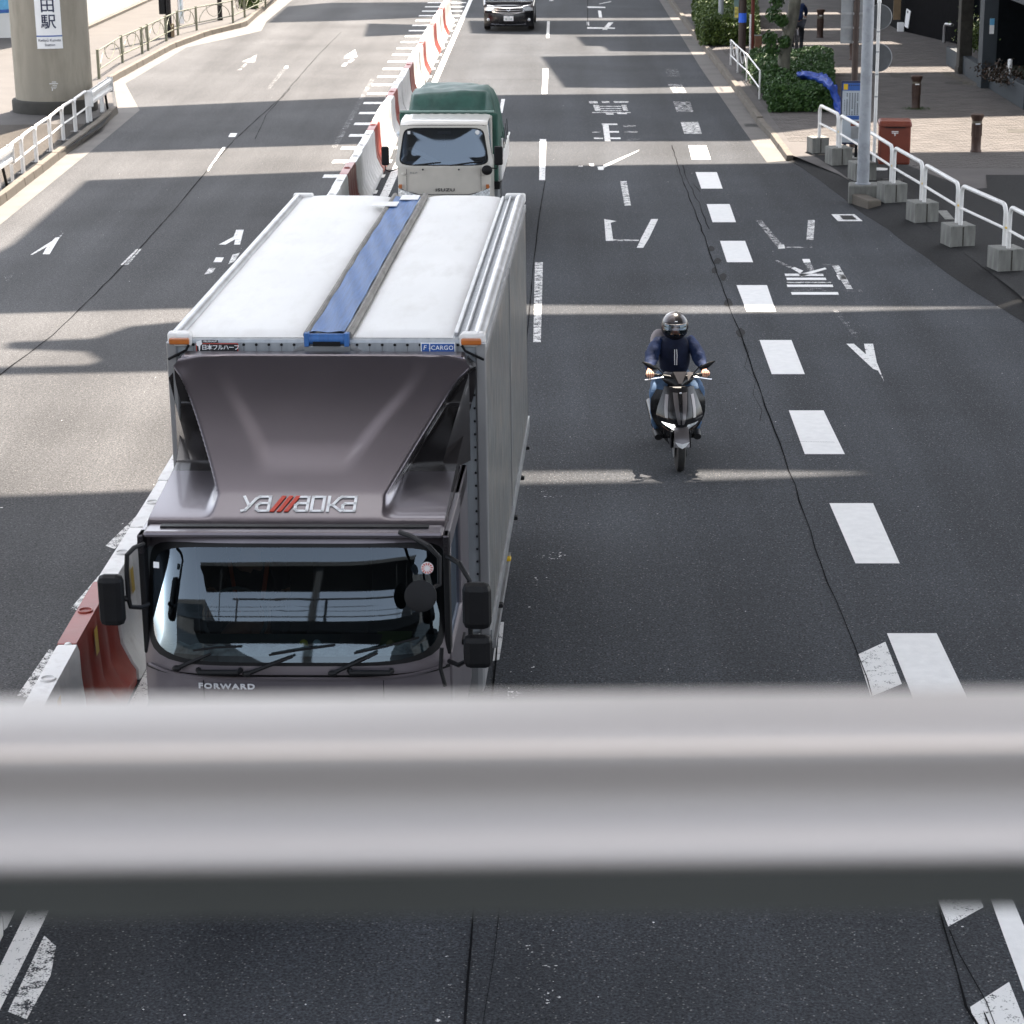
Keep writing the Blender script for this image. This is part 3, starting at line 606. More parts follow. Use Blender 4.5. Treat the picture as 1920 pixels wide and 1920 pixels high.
txt('日本フルハーフ', .043, SIGNW, TR, onbox(-.822,3.155), bold=.012, ext=.001, spacing=.86)
ob('maker_plate', M().box(-.955,-.84,-.0045,-.001,3.192,3.212), INK, TR); txt('FRUEHAUF', .018, SIGNW, TR, onbox(-.897,3.202), bold=.03, ext=.001, spacing=1.15)
ob('maker_emblem', M().add([(-.998,-.008,3.20),(-.965,-.008,3.212),(-.955,-.008,3.185),(-.97,-.008,3.17),(-.975,-.008,3.13),(-.982,-.008,3.128),(-.985,-.008,3.165),(-1.0,-.008,3.175)], [tuple(range(8))]), SIGNW, TR)
ob('cargo_plate', M().box(.745,1.0,-.0045,-.001,3.105,3.195), SIGNW, TR)
ob('cargo_plate_field', M().box(.753,.808,-.007,-.0046,3.128,3.188).box(.815,.993,-.007,-.0046,3.128,3.188), SIGNB, TR)
ob('cargo_plate_field', M().box(.753,.993,-.007,-.0046,3.108,3.119), SIGNN, TR)
txt('F', .05, SIGNW, TR, lambda u, v, w: (.776+u+v*.15, -.0085-w, 3.157+v), ext=.0006); txt('-', .05, SIGNW, TR, lambda u, v, w: (.812+u*1.2, -.0095-w, 3.157+v), ext=.0006); txt('CARGO', .046, SIGNW, TR, lambda u, v, w: (.904+u*.98, -.0085-w, 3.157+v), bold=.004, ext=.0006, spacing=1.08)
for o_ in list(TR.children):
    o_.location.z += .068
    if any(k_ in o_.name for k_ in ('plate', 'lettering', 'emblem')) and not o_.name.startswith('strap'):
        o_.location.z += .050; o_.location.y -= .013; o_.location.x += .045 if min(v.co.x for v in o_.data.vertices) < 0 else -.045
# -- wind deflector
PC = [(-1.80,2.445),(-1.77,2.475),(-1.70,2.502),(-1.55,2.558),(-1.40,2.618),(-1.20,2.705),(-1.0,2.80),(-.80,2.90),(-.60,3.01),(-.45,3.105),(-.34,3.185),(-.28,3.235),(-.255,3.262),(-.22,3.272)]
def pcy(s):
    t = s*(len(PC)-1); i = min(int(t), len(PC)-2); f = t-i
    P0, P1, P2, P3 = PC[max(i-1,0)], PC[i], PC[i+1], PC[min(i+2,len(PC)-1)]
    return tuple(((1-f)**3*P0[k]+(3*f**3-6*f*f+4)*P1[k]+(-3*f**3+3*f*f+3*f+1)*P2[k]+f**3*P3[k])/6 for k in (0,1))
def sm(x, a, b):
    t = max(0, min(1, (x-a)/(b-a))); return t*t*(3-2*t)
def defl(u, v):
    y, z = pcy(v); side = u*2-1
    W_ = 1.0+.11*sm(z, 2.5, 3.1)-.06*sm(z,3.18,3.275)
    x = side*W_*1.0
    ax = abs(x)
    r = .57+(1.06-.57)*max(0,min(1,(z-2.58)/.64))
    base = sm(z, 2.485, 2.60)            # flange stays full width
    top = 1-sm(z, 3.0, 3.22)
    d = (.20+.55*top)*base*(1 if z < 3.2 else 1-sm(z,3.2,3.26))
    cheek = sm(ax, r, r+.10)
    yy = y + d*cheek*min(1, (-.10-y)/max(d, .01)) if y+d*cheek > -.10 else y+d*cheek
    # centre panel slightly sunk between two shoulders
    rc = .30+(.74-.30)*sm(z, 2.66, 3.27); yy += .022*sm(z,2.66,2.82)*(1-sm(ax, rc-.07, rc+.07))
    zz = z - .018*sm(ax,.85,1.1)*sm(z,3.1,3.25)*2
    if abs(side) > .995: yy = max(yy, min(-.05, yy+.0))
    return (x, yy, zz)
def scoop(u, v):
    x, y, z = defl(u, v); r = .57+(1.06-.57)*max(0,min(1,(z-2.58)/.64))
    return abs(x) > r+.045 and 2.575 < z < 3.24
ob('wind_deflector', M().grid(defl, 150, 104, skip=scoop), PURD, TR, smooth='all')
PURK = mat('plum_dark_reflection', (.030,.027,.028), .22, .3, var=.15, coat=.25)  # plum paint darkened to put dark reflections into the hollows, sides and wings
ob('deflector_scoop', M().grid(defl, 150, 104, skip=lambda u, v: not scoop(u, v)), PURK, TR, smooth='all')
def wall(sgn):
    def fn(u, v):
        p = defl(1 if sgn > 0 else 0, v); y1 = -.06-.30*(1-sm(p[2],2.6,2.9)) if p[2] < 2.9 else -.06
        return (p[0]+sgn*.001, p[1]+(max(y1,p[1]+.01)-p[1])*u, p[2])
    return fn
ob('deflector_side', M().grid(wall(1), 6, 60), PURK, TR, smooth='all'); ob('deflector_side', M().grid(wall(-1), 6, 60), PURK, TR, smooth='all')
ob('deflector_top', M().box(-1.04,1.04,-.23,-.05,3.20,3.262), PURD, TR, bevel=.03)
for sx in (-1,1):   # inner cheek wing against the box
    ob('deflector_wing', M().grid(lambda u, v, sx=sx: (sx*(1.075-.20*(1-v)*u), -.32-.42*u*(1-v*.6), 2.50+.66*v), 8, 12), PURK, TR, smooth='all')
# logo
def onramp(xc, py):          # local u,v on the deflector, v measured along the slope
    s0 = .5
    def fn(u, v, w=0):
        L0 = 0; y0, z0 = -1.585, 2.545
        ca, sa = math.cos(R_(21.5)), math.sin(R_(21.5))
        return (xc+u, y0+v*ca-(w+.006)*sa, z0+v*sa+(w+.006)*ca)
    return fn
fr = onramp(0, 0)
def strokes(segs, w, mt, name):
    m = M()
    for (x0,y0,x1,y1) in segs:
        d = Vector((x1-x0,y1-y0)); d.normalize(); n_ = Vector((-d.y,d.x))*w/2; e = d*w/2
        q = [(x0-e.x+n_.x,y0-e.y+n_.y),(x0-e.x-n_.x,y0-e.y-n_.y),(x1+e.x-n_.x,y1+e.y-n_.y),(x1+e.x+n_.x,y1+e.y+n_.y)]
        m.add([fr(a,b,.002) for a,b in q]+[fr(a,b,-.002) for a,b in q], [(0,1,2,3),(0,4,5,1),(1,5,6,2),(2,6,7,3),(3,7,4,0)])
    return ob(name, m, mt, TR)
kx = .78/211.0; H_ = .152
def let(x0, segs): return [(( x0+a-105.5)*kx, (b-.5)*H_, (x0+c-105.5)*kx, (d-.5)*H_) for a,b,c,d in segs]
aseg = lambda x: let(x, [(3,1,23,1),(23,1,23,0),(23,0,5,0),(5,0,1,.12),(1,.12,1,.42),(1,.42,5,.54),(5,.54,23,.54)])
yseg = let(0, [(2,1,14,.32),(30,1,24,.86),(24,.86,8,.05),(8,.05,2,0),(30,1,50,1)])
strokes(yseg, .020, SIGNW, 'lettering'); strokes(let(27,[(23,1,23,0),(23,0,6,0),(6,0,1,.12),(1,.12,1,.4),(1,.4,6,.54),(6,.54,23,.54)]), .020, SIGNW, 'lettering')
strokes(aseg(98), .020, SIGNW, 'lettering'); strokes(let(128,[(1,0,1,1),(1,1,22,1),(22,1,22,0),(22,0,1,0)]), .020, SIGNW, 'lettering')
strokes(let(158,[(1,0,1,1),(1,.42,9,.42),(9,.42,19,.9),(19,.9,24,1),(24,1,30,1),(9,.42,21,.1),(21,.1,25,0)]), .020, SIGNW, 'lettering'); strokes(let(185,[(0,1,23,1),(23,1,23,0),(23,0,5,0),(5,0,1,.12),(1,.12,1,.42),(1,.42,5,.54),(5,.54,23,.54)]), .020, SIGNW, 'lettering')
m = M()
for i in range(3):
    a_ = (57+i*13-105.5)*kx; b_ = (75+i*13-105.5)*kx; w2 = .0105*1.4; lo, hi = -.56*H_, .56*H_
    q = [(a_-w2,lo),(a_+w2,lo),(b_+w2,hi),(b_-w2,hi)]
    m.add([fr(x,y_,.003) for x,y_ in q]+[fr(x,y_,-.002) for x,y_ in q], [(0,1,2,3),(0,4,5,1),(1,5,6,2),(2,6,7,3),(3,7,4,0)])
ob('logo_stripe', m, INKR, TR)
# -- cab
def fy(x, z):   # plan-curved, slightly raked front
    t = max(0, z-1.56); return -2.19 + .24*t + .115*t*t + .24*abs(x/1.04)**5 + .02*sm(1.2-z, 0, .5)
def patch(x0,x1,z0,z1,nu=40,nv=10,off=0):
    return M().grid(lambda u, v: (x0+(x1-x0)*u, fy(x0+(x1-x0)*u, z0+(z1-z0)*v)+off, z0+(z1-z0)*v), nu, nv)
ob('front_panel', patch(-1.03,1.03,.72,1.515,44,8), PUR, TR, smooth='all')
ob('cowl_panel', patch(-1.03,1.03,1.535,1.605,44,2,.012), PUR, TR, smooth='all')
ob('cowl_gap', patch(-1.03,1.03,1.50,1.56,44,1,.03), BLK, TR)
ob('cowl_ridge', M().tube([(x, fy(x,1.515)-.004, 1.515+.03*abs(x/1.03)**4) for x in [-1.0+.05*i for i in range(41)]], .011, 6), PUR, TR, smooth=True)
# windscreen: superellipse opening inside a rectangular surround
def se(a, rx, rz, n_=7):
    c, s_ = math.cos(a), math.sin(a)
    k_ = (abs(c)**n_+abs(s_)**n_)**(-1/n_); return c*k_*rx, s_*k_*rz
def ring(rx0,rz0,rx1,rz1,cz,off0,off1,n1=7,n0=7,N_=96,steps=3):
    m = M(); vs = []
    for k in range(steps+1):
        t = k/steps
        for i in range(N_):
            a = 2*math.pi*i/N_; x0,z0 = se(a,rx0,rz0,n0); x1,z1 = se(a,rx1,rz1,n1)
            x = x0+(x1-x0)*t; z = cz+z0+(z1-z0)*t; vs.append((x, fy(x,z)+off0+(off1-off0)*t, z))
    return m.add(vs, [(k*N_+i, k*N_+(i+1)%N_, (k+1)*N_+(i+1)%N_, (k+1)*N_+i) for k in range(steps) for i in range(N_)])
CZ = 1.985
ob('windscreen_surround', ring(.995,.385,1.035,.425,CZ,.008,.012,30,8), PUR, TR, smooth='all')
ob('windscreen_seal', ring(.968,.364,1.0,.388,CZ,.002,.006,8,6), BLK, TR, smooth='all')
def wsf(u, v):
    a = 2*math.pi*u; x, z = se(a,.974,.370,6); x *= v; z *= v; z += CZ
    return (x, fy(x,z)+.004, z)
ob('windscreen', M().grid(wsf, 96, 10), GLA, TR, smooth='all')
ob('windscreen_sticker', M().add([(-.925,-2.02,2.235),(-.885,-2.03,2.235),(-.885,-2.02,2.275),(-.925,-2.01,2.275)], [(0,1,2,3)]), SIGNW, TR)
fs_ = M()
for i in range(12):
    a0 = i*math.pi/6; fs_.add([(.90+.038*math.cos(a0), -2.03, 2.24+.038*math.sin(a0)), (.90+.038*math.cos(a0+.3), -2.03, 2.24+.038*math.sin(a0+.3)), (.90+.016*math.cos(a0+.15), -2.03, 2.24+.016*math.sin(a0+.15))], [(0,1,2)])
ob('round_sticker', M().lathe([(.042,0),(.042,.002)], 20, (0,0,0), Matrix.Translation((.90,-2.022,2.24)) @ Matrix.Rotation(R_(90),4,'X')), SIGNW, TR); ob('sticker_rays', fs_, INKR, TR)
# roof lip and roof
ob('roof_lip', M().grid(lambda u, v: ((u*2-1)*(1.03-.03*v), fy((u*2-1)*1.03,2.41)+.14*v, 2.405+.06*math.sin(v*math.pi/2)), 44, 8), PUR, TR, smooth='all')
ob('cab_roof', M().box(-1.0,1.0,-1.95,-.2,2.42,2.462), PUR, TR, bevel=.02)
ob('roof_gutter', M().box(-.90,.90,-1.86,-1.80,2.462,2.474), BLK, TR)
for sx in (-1,1):
    ob('cab_side', M().box(min(sx*1.0,sx*1.045),max(sx*1.0,sx*1.045),-1.92,-.22,.75,1.62), PUR, TR, bevel=.02)
    ob('door_pillar', M().box(min(sx*1.0,sx*1.04),max(sx*1.0,sx*1.04),-1.95,-1.82,1.6,2.44), BLK, TR, bevel=.01)
    ob('door_pillar', M().box(min(sx*1.0,sx*1.04),max(sx*1.0,sx*1.04),-.95,-.22,1.6,2.44), PUR, TR, bevel=.01)
    ob('side_window', M().box(min(sx*1.015,sx*1.02),max(sx*1.015,sx*1.02),-1.82,-.95,1.62,2.30), GLA, TR)
    ob('door_top', M().box(min(sx*1.0,sx*1.04),max(sx*1.0,sx*1.04),-1.95,-.22,2.30,2.44), PUR, TR, bevel=.01)
    ob('door_handle', M().box(min(sx*1.045,sx*1.06),max(sx*1.045,sx*1.06),-1.1,-.95,1.35,1.39), BLK, TR)
    ob('headlight', M().box(sx*.80-.17,sx*.80+.17,-2.14,-2.05,.80,.97), LENS, TR, bevel=.03)
    ob('door_seam', M().add([(sx*.60,fy(.60,1.5)-.006,1.50),(sx*.605,fy(.6,1.5)-.006,1.50),(sx*.605,fy(.6,1.0)-.006,.95),(sx*.60,fy(.6,1.0)-.006,.95)], [(0,1,2,3)]), BLK, TR)
ob('bumper', M().box(-1.05,1.05,-2.26,-2.0,.42,.74), PUR, TR, bevel=.05)
ob('cab_floor', M().box(-1.0,1.0,-2.0,-.25,.9,1.0), INT, TR); ob('cab_rear_wall', M().box(-.99,.99,-.30,-.24,1.0,2.42), INT, TR)
ob('rear_wall_gap', M().box(-1.0,1.0,-.24,-.02,.8,1.0), BLK, TR)
ob('dashboard', M().prism([(-2.02,1.50),(-1.80,1.60),(-1.55,1.60),(-1.48,1.5),(-1.48,1.0),(-2.0,1.0)], -.97, .97, Matrix(((0,0,1,0),(1,0,0,0),(0,1,0,0),(0,0,0,1)))), INTG, TR, bevel=.02)
for x in (-.52,.12,.55): ob('cab_seat', M().box(x-.24,x+.24,-.85,-.45,1.15,1.35), INT, TR, bevel=.05); ob('seat_back', M().box(x-.22,x+.22,-.48,-.36,1.3,1.95), INT, TR, bevel=.05)
ob('steering_wheel', M().tube([(-.52+.22*math.cos(a*.314), -1.36+.10*math.sin(a*.314), 1.64+.19*math.sin(a*.314)) for a in range(21)], .014, 8), INTG, TR, smooth=True)
ob('dashboard_papers', M().box(.24,.52,-1.86,-1.62,1.61,1.625,Matrix.Translation((.02,0,0))), SILV, TR)
ob('dashboard_sheet', M().box(.50,.74,-1.80,-1.55,1.605,1.618), mat('green_paper', (.12,.16,.06), .7), TR)
for x, c_ in ((.03,(.45,.42,.05)),(.12,(.35,.45,.5)),(.62,(.3,.25,.1))): ob('dashboard_trinket', M().ball((x,-1.86,1.635),(.03,.03,.035)), mat('trinket', c_, .6, var=.3), TR, smooth=True)
ob('lace_mat', M().grid(lambda u, v: (-.93+1.8*u, -2.00+.12*v+.10*abs(u*2-1)**4, 1.60+.012*math.sin(u*80)*math.sin(v*5)+.03*v), 80, 4), mat('pale_cloth', (.42,.47,.48), .8, var=.6, scale=14), TR)
# wipers, grab handles
for x0,z0,x1,z1 in [(-.78,1.575,-.40,1.72),(-.30,1.56,.20,1.73),(.27,1.565,.76,1.765)]:
    p0 = (x0, fy(x0,z0)-.035, z0); pm = (x0+(x1-x0)*.62, fy(x0,z0)-.03, z0+(z1-z0)*.72); p1 = (x1, fy(x1,z1)-.012, z1)
    ob('wiper_arm', M().tube([p0,pm], [.016,.009], 8).ball(p0,(.032,.025,.022)), BLK, TR, smooth=True)
    b0 = (x0+(x1-x0)*.30, fy(x0,z0)-.012, z0+(z1-z0)*.30+.075); b1 = (x1+(x1-x0)*.16, fy(x1,z1)-.012, z1+.01)
    ob('wiper_blade', M().tube([b0, ((b0[0]+b1[0])/2, min(b0[1],b1[1])-.01, (b0[2]+b1[2])/2+.015), b1], .008, 6), BLK, TR)
for x in (-.49,.52): ob('grab_handle', M().tube([(x-.14,fy(x,1.57)-.005,1.572),(x-.13,fy(x,1.57)-.05,1.572),(x+.13,fy(x,1.57)-.05,1.572),(x+.14,fy(x,1.57)-.005,1.572)], .021, 8), BLK, TR, smooth=True)
txt('FORWARD', .068, mat('badge_silver', (.62,.62,.64), .45, .2), TR, lambda u, v, w: (-.445+u*1.0, fy(-.445+u,1.462+v*.75)-.022-w, 1.462+v*.75), bold=.03, ext=.004, spacing=1.22)
# mirrors
mb = lambda x0,x1,y0,y1,z0,z1: M().box(x0,x1,y0,y1,z0,z1)
ob('mirror', mb(-1.255,-1.085,-2.27,-2.16,1.90,2.255), BLK, TR, bevel=.045)
ob('mirror_arm', M().tube([(-.98,-2.02,2.40),(-1.02,-2.12,2.41),(-1.055,-2.19,2.38),(-1.062,-2.2,2.28),(-1.062,-2.2,2.08),(-1.055,-2.19,2.02),(-1.0,-2.12,1.99),(-.97,-2.04,1.985)], .016, 8), BLK, TR, smooth=True)
ob('mirror_joint', M().tube([(-1.062,-2.2,2.08),(-1.12,-2.2,2.08)], .02, 8), BLK, TR)
ob('mirror', mb(1.145,1.335,-2.27,-2.15,1.88,2.205), BLK, TR, bevel=.05); ob('mirror', mb(1.145,1.335,-2.25,-2.15,1.60,1.835), BLK, TR, bevel=.045)
ob('mirror_arm', M().tube([(1.03,-1.96,2.30),(1.12,-2.1,2.30),(1.19,-2.16,2.2),(1.19,-2.16,1.65),(1.10,-2.1,1.58),(1.03,-2.0,1.57)], .017, 8), BLK, TR, smooth=True)
ob('round_mirror', M().lathe([(.02,-.035),(.075,-.03),(.105,-.005),(.105,.015),(.09,.02)], 26, (0,0,0), Matrix.Translation((.885,-2.36,2.16)) @ Matrix.Rotation(R_(72),4,'X')), BLK, TR, smooth=True)
ob('mirror_arm', M().tube([(.72,-1.98,2.475),(.80,-2.06,2.475),(.93,-2.2,2.45),(1.0,-2.22,2.38),(1.0,-2.24,2.2),(.90,-2.34,2.17)], .017, 8), BLK, TR, smooth=True)
ob('wiper_arm', M().tube([(1.0,-2.2,1.74),(.99,-2.22,1.60),(1.02,-2.23,1.48)], .014, 8), BLK, TR)
# chassis, wheels, side guards
ob('chassis', M().box(-.4,.4,-1.9,6.3,.55,.85), BLK, TR); ob('fuel_tank', M().box(.62,1.1,.35,1.2,.38,.85), ALU, TR, bevel=.05)
for sx in (-1,1):
    ob('side_guard', M().box(sx*1.12-.015,sx*1.12+.015,1.3,3.6,.42,.50).box(sx*1.12-.015,sx*1.12+.015,1.3,3.6,.66,.74), ALU, TR)
    for y in (1.1,2.3,3.5,4.8,5.9): ob('side_lamp', M().box(min(sx*1.15,sx*1.21),max(sx*1.15,sx*1.21),y,y+.07,.84,.875), YEL if y == 2.3 else BLK, TR, bevel=.01)
    for y in (-1.25,4.35):
        w_ = ob('wheel', M().lathe([(.2,-.14),(.40,-.14),(.43,-.11),(.435,0),(.43,.11),(.40,.14),(.2,.14)], 36, (0,0,0), Matrix.Rotation(R_(90),4,'Y')), RUB, TR, smooth=True); w_.location = (sx*.92,y,.435)
        ob('rim', M().lathe([(.05,.10),(.12,.09),(.2,.135),(.26,.142),(.26,.05),(.05,.02)], 24, (0,0,0), Matrix.Rotation(R_(90*sx),4,'Y')), STEEL, w_, smooth=True)
    ob('mudguard', M().tube([(sx*.94,-1.25+.52*math.cos(a*math.pi/8),.435+.52*math.sin(a*math.pi/8)) for a in range(9)], .13, 6, flat=.15), BLK, TR)
# ------------------------------------------------------------------ small truck with the green tarpaulin
EL = thing('small_truck', 'cream cab small truck with a green tarpaulin over its load, behind the plum truck', 'truck', (-1.90,38.2,0), R_(-1.2)); EL.scale = (.93,1,1)
def ef(x, z):
    t = max(0, z-1.34); return .02+.33*t + .10*abs(x/.85)**6 + .05*sm(1.0-z,0,.6)
def epatch(x0,x1,z0,z1,nu=30,nv=8,off=0): return M().grid(lambda u,v: (x0+(x1-x0)*u, ef(x0+(x1-x0)*u, z0+(z1-z0)*v)+off, z0+(z1-z0)*v), nu, nv)
ob('front_panel', epatch(-.85,.85,.62,1.335,30,10), CREAM, EL, smooth='all')
def se2(a, rx, rz, tap=.07, n_=8):
    x, z = se(a, rx, rz, n_); return x*(1-tap*(z/rz)), z
m = M(); N_ = 80; ECZ = 1.665
def ering(rx0,rz0,rx1,rz1,off,n0=8,n1=8,tap=.07):
    m = M(); vs = []
    for rx,rz,n_ in ((rx0,rz0,n0),(rx1,rz1,n1)):
        for i in range(N_):
            x, z = se2(2*math.pi*i/N_, rx, rz, tap, n_); z += ECZ; vs.append((x, ef(x,z)+off, z))
    return m.add(vs, [(i,(i+1)%N_,N_+(i+1)%N_,N_+i) for i in range(N_)])
ob('windscreen_surround', ering(.775,.305,.85,.345,.004,8,20), CREAM, EL, smooth='all')
ob('windscreen_seal', ering(.755,.292,.782,.31,.0), BLK, EL)
def ews(u, v):
    x, z = se2(2*math.pi*u, .765, .298); x *= v; z = z*v+ECZ; return (x, ef(x,z)+.002, z)
ob('windscreen', M().grid(ews, 80, 6), GLB, EL, smooth='all')
ob('cab_roof', M().grid(lambda u,v: ((u*2-1)*(.80-.0*v), ef((u*2-1)*.8,2.0)+.02+1.05*v, 2.0+.055*math.sin(min(1,v*5)*math.pi/2)+.02*(1-(u*2-1)**6)+.004*math.cos(u*60)*(v>.3)), 40, 16), CREAM, EL, smooth='all')
for sx in (-1,1):
    ob('cab_side', M().box(min(sx*.80,sx*.85),max(sx*.80,sx*.85),.16,1.45,.55,1.36), CREAM, EL, bevel=.02)
    ob('door_pillar', M().tube([(sx*.83,.16,1.36),(sx*.775,.36,2.0)], .035, 6), CREAM, EL); ob('door_pillar', M().box(min(sx*.76,sx*.83),max(sx*.76,sx*.83),1.1,1.45,1.36,2.03), CREAM, EL, bevel=.02)
    ob('side_window', M().add([(sx*.835,.22,1.37),(sx*.835,1.1,1.37),(sx*.785,1.1,1.98),(sx*.785,.42,1.98)], [(0,1,2,3)]), GLB, EL)
    ob('headlight', M().prism([(.50,.86),(.84,.98),(.84,.82),(.52,.72)] if sx > 0 else [(-.84,.98),(-.50,.86),(-.52,.72),(-.84,.82)], -.02, .04, Matrix(((1,0,0,0),(0,0,1,0),(0,1,0,0),(0,0,0,1)))), LENS, EL, bevel=.01)
    ob('turn_signal', M().box(sx*.80-.03,sx*.80+.03,.0,.05,.97,1.04), AMB, EL, bevel=.01)
    ob('door_gap', M().box(sx*.68-.003,sx*.68+.003,-.0+.018,.03,.9,1.30), BLK, EL)
    ob('panel_vent', M().ball((sx*.74,.045,1.21),(.045,.03,.022)), CREAM, EL, smooth=True)
    for z in (1.32,): ob('washer_nozzle', M().ball((sx*.33-.05,.0,1.295),(.016,.014,.016)), BLK, EL, smooth=True)
ob('panel_seam', M().tube([(-.84,.03,1.0),(-.70,.012,.92),(-.45,.008,.865),(.45,.008,.865),(.70,.012,.92),(.84,.03,1.0)], .007, 5), INK, EL)
ob('grille', M().box(-.5,.5,-.01,.03,.74,.80), BLK, EL, bevel=.01); ob('bumper', M().box(-.86,.86,-.08,.12,.34,.60), CREAM, EL, bevel=.03)
ob('emblem_panel', M().box(-.42,.48,-.012,.01,.82,.86), CREAM, EL)
txt('ISUZU', .115, INK, EL, lambda u,v,w: (.02+u*1.05, .004-w, .945+v*.62), bold=.02, ext=.003, spacing=1.1)
txt('ELF', .07, STEEL, EL, lambda u,v,w: (-.55+u*1.2, .016-w, 1.235+v*.6), bold=.01, ext=.002, spacing=1.2)
ob('wiper_blade', M().tube([(-.55,.0,1.37),(-.1,.03,1.41),(-.05,.03,1.415)], .010, 6), BLK, EL); ob('wiper_blade', M().tube([(.12,.0,1.365),(.5,.03,1.41),(.72,.04,1.42)], .010, 6), BLK, EL)
ob('sticker', M().box(-.66,-.61,.20,.21,1.87,1.92), SIGNW, EL); ob('sticker', M().lathe([(.04,0),(.04,.003)], 16, (0,0,0), Matrix.Translation((.62,.19,1.90)) @ Matrix.Rotation(R_(90),4,'X')), SIGNW, EL)
ob('dashboard', M().box(-.76,.76,.22,.55,1.2,1.36), INTG, EL, bevel=.02); ob('cab_rear_wall', M().box(-.8,.8,1.36,1.42,.8,2.0), INT, EL)
ob('seat_belt', M().prism([(-.70,1.60),(-.62,1.64),(-.05,1.37),(-.20,1.365)], .30, .31, Matrix(((1,0,0,0),(0,0,1,0),(0,1,0,0),(0,0,0,1)))), mat('beige_cloth', (.4,.36,.25), .7), EL)
ob('hanging_charm', M().tube([(0,.33,1.86),(0,.33,1.70)], .004, 5).ball((0,.33,1.68),(.03,.02,.04)), SILV, EL)
ob('interior_mirror', M().box(-.12,.12,.32,.34,1.85,1.90), SILV, EL, bevel=.01)
ob('mirror', M().box(-1.12,-.98,-.12,-.03,1.38,1.70), BLK, EL, bevel=.03); ob('mirror_arm', M().tube([(-1.06,-.06,1.38),(-1.05,-.06,1.30),(-.98,-.04,1.27),(-.84,.03,1.31)], .011, 6), BLK, EL, smooth=True)
ob('mirror', M().box(.93,1.09,-.1,-.0,1.38,1.70), BLK, EL, bevel=.03); ob('mirror_arm', M().tube([(1.0,-.06,1.38),(.98,-.06,1.32),(.85,.03,1.32)], .011, 6), BLK, EL, smooth=True)
ob('round_mirror', M().ball((.80,-.10,1.30),(.10,.035,.085)), BLK, EL, smooth=True); ob('side_lamp', M().ball((-.9,.9,1.78),(.03,.03,.04)), SIGNW, EL, smooth=True)
ob('bulkhead', M().box(-.93,.93,1.52,1.58,.85,2.06), GRN, EL, bevel=.03); ob('bulkhead_rail', M().tube([(-.92,1.55,2.08),(.86,1.55,2.08)], .022, 6), mat('pale_green_rail', (.25,.36,.31), .5), EL)
ob('load_bed', M().box(-.95,.95,1.5,4.9,.72,.86), BLK, EL)
for sx in (-1,1): ob('bed_gate', M().box(min(sx*.95,sx*.99),max(sx*.95,sx*.99),1.62,4.9,.86,1.22), WHT if sx > 0 else GRN, EL, bevel=.008)
ob('gate_rail', M().tube([(1.0,1.65,1.60),(1.0,1.68,1.30),(1.0,4.8,1.28)], .02, 6), WHT, EL)
def tarp(u, v):
    y = 1.62+3.2*v; a = math.pi*u
    e = sm(v,0,.10); rear = 1-sm(v,.86,1.0)
    hw = .93; top = 2.02+.34*e*(.35+.65*rear)-.12*sm(v,.3,.9)
    # trapezoid section
    t = u; w_ = .90; tw = .68+.03*math.sin(v*7)
    if t < .35: k = t/.35; x = -w_+(w_-tw)*k**1.5; z = 1.20+(top-1.20)*k**.8
    elif t < .65: k = (t-.35)/.3; x = -tw+2*tw*k; z = top+.025*math.sin(k*math.pi)
    else: k = (1-t)/.35; x = w_-(w_-tw)*k**1.5; z = 1.20+(top-1.20)*k**.8
    n_ = noise.noise((x*3,y*2.2,z*3))
    return (x+.05*n_+.015*math.sin(y*9+x*4), y, z+.04*n_+.018*math.sin(y*6.5+x*3))
ob('tarpaulin', M().grid(tarp, 48, 50), TARP, EL, smooth='all')
ob('tarpaulin_front', M().grid(lambda u,v: (lambda p: (p[0]*(.3+.7*v), p[1]-.0, 1.2+(p[2]-1.2)*v))(tarp(u,0)), 30, 4), TARP, EL, smooth='all')
for k in range(5): ob('tarpaulin_rope', M().tube([(1.0,1.9+.6*k,1.25),(.97,1.95+.6*k,1.6)], .008, 5), BLK, EL)
for sx in (-1,1):
    for y in (.55,3.7):
        w_ = ob('wheel', M().lathe([(.2,-.1),(.33,-.1),(.35,0),(.33,.1),(.2,.1)], 28, (0,0,0), Matrix.Rotation(R_(90),4,'Y')), RUB, EL, smooth=True); w_.location = (sx*.76,y,.35)
ob('chassis', M().box(-.4,.4,.2,4.7,.4,.7), BLK, EL); ob('tool_box', M().box(.62,.92,1.7,2.4,.45,.78), STEEL, EL, bevel=.02)
# ------------------------------------------------------------------ black van far up the road
VN = thing('minivan', 'glossy black minivan with a chrome grille and white number plate driving towards the camera', 'van', (-1.56,78.6,0), R_(-.8))
def vf(x, z): return -.05+.22*abs(x/.85)**4+.05*sm(z,.45,.9)+.04*sm(.4-z,0,.3)
def vp(x0,x1,z0,z1,nu=24,nv=6,off=0): return M().grid(lambda u,v: (x0+(x1-x0)*u, vf(x0+(x1-x0)*u, z0+(z1-z0)*v)+off, z0+(z1-z0)*v), nu, nv)
ob('body', M().box(-.85,.85,.25,4.3,.30,1.0), BLKG, VN, bevel=.08); ob('bumper', vp(-.85,.85,.18,.62), BLKG, VN, smooth='all')
ob('bonnet', M().grid(lambda u,v: ((u*2-1)*.84, vf((u*2-1)*.84,.9)+.95*v, .86+.22*v-.06*abs(u*2-1)**4), 20, 10), BLKG, VN, smooth='all')
ob('grille', vp(-.50,.50,.62,.84,20,4,-.01), BLK, VN)
for z in (.66,.735,.81): ob('grille_bar', M().tube([(x*.05, vf(x*.05,z)-.03, z-.03*(1-abs(x)/11)) for x in range(-11,12)], .022, 6), CHR, VN, smooth=True)
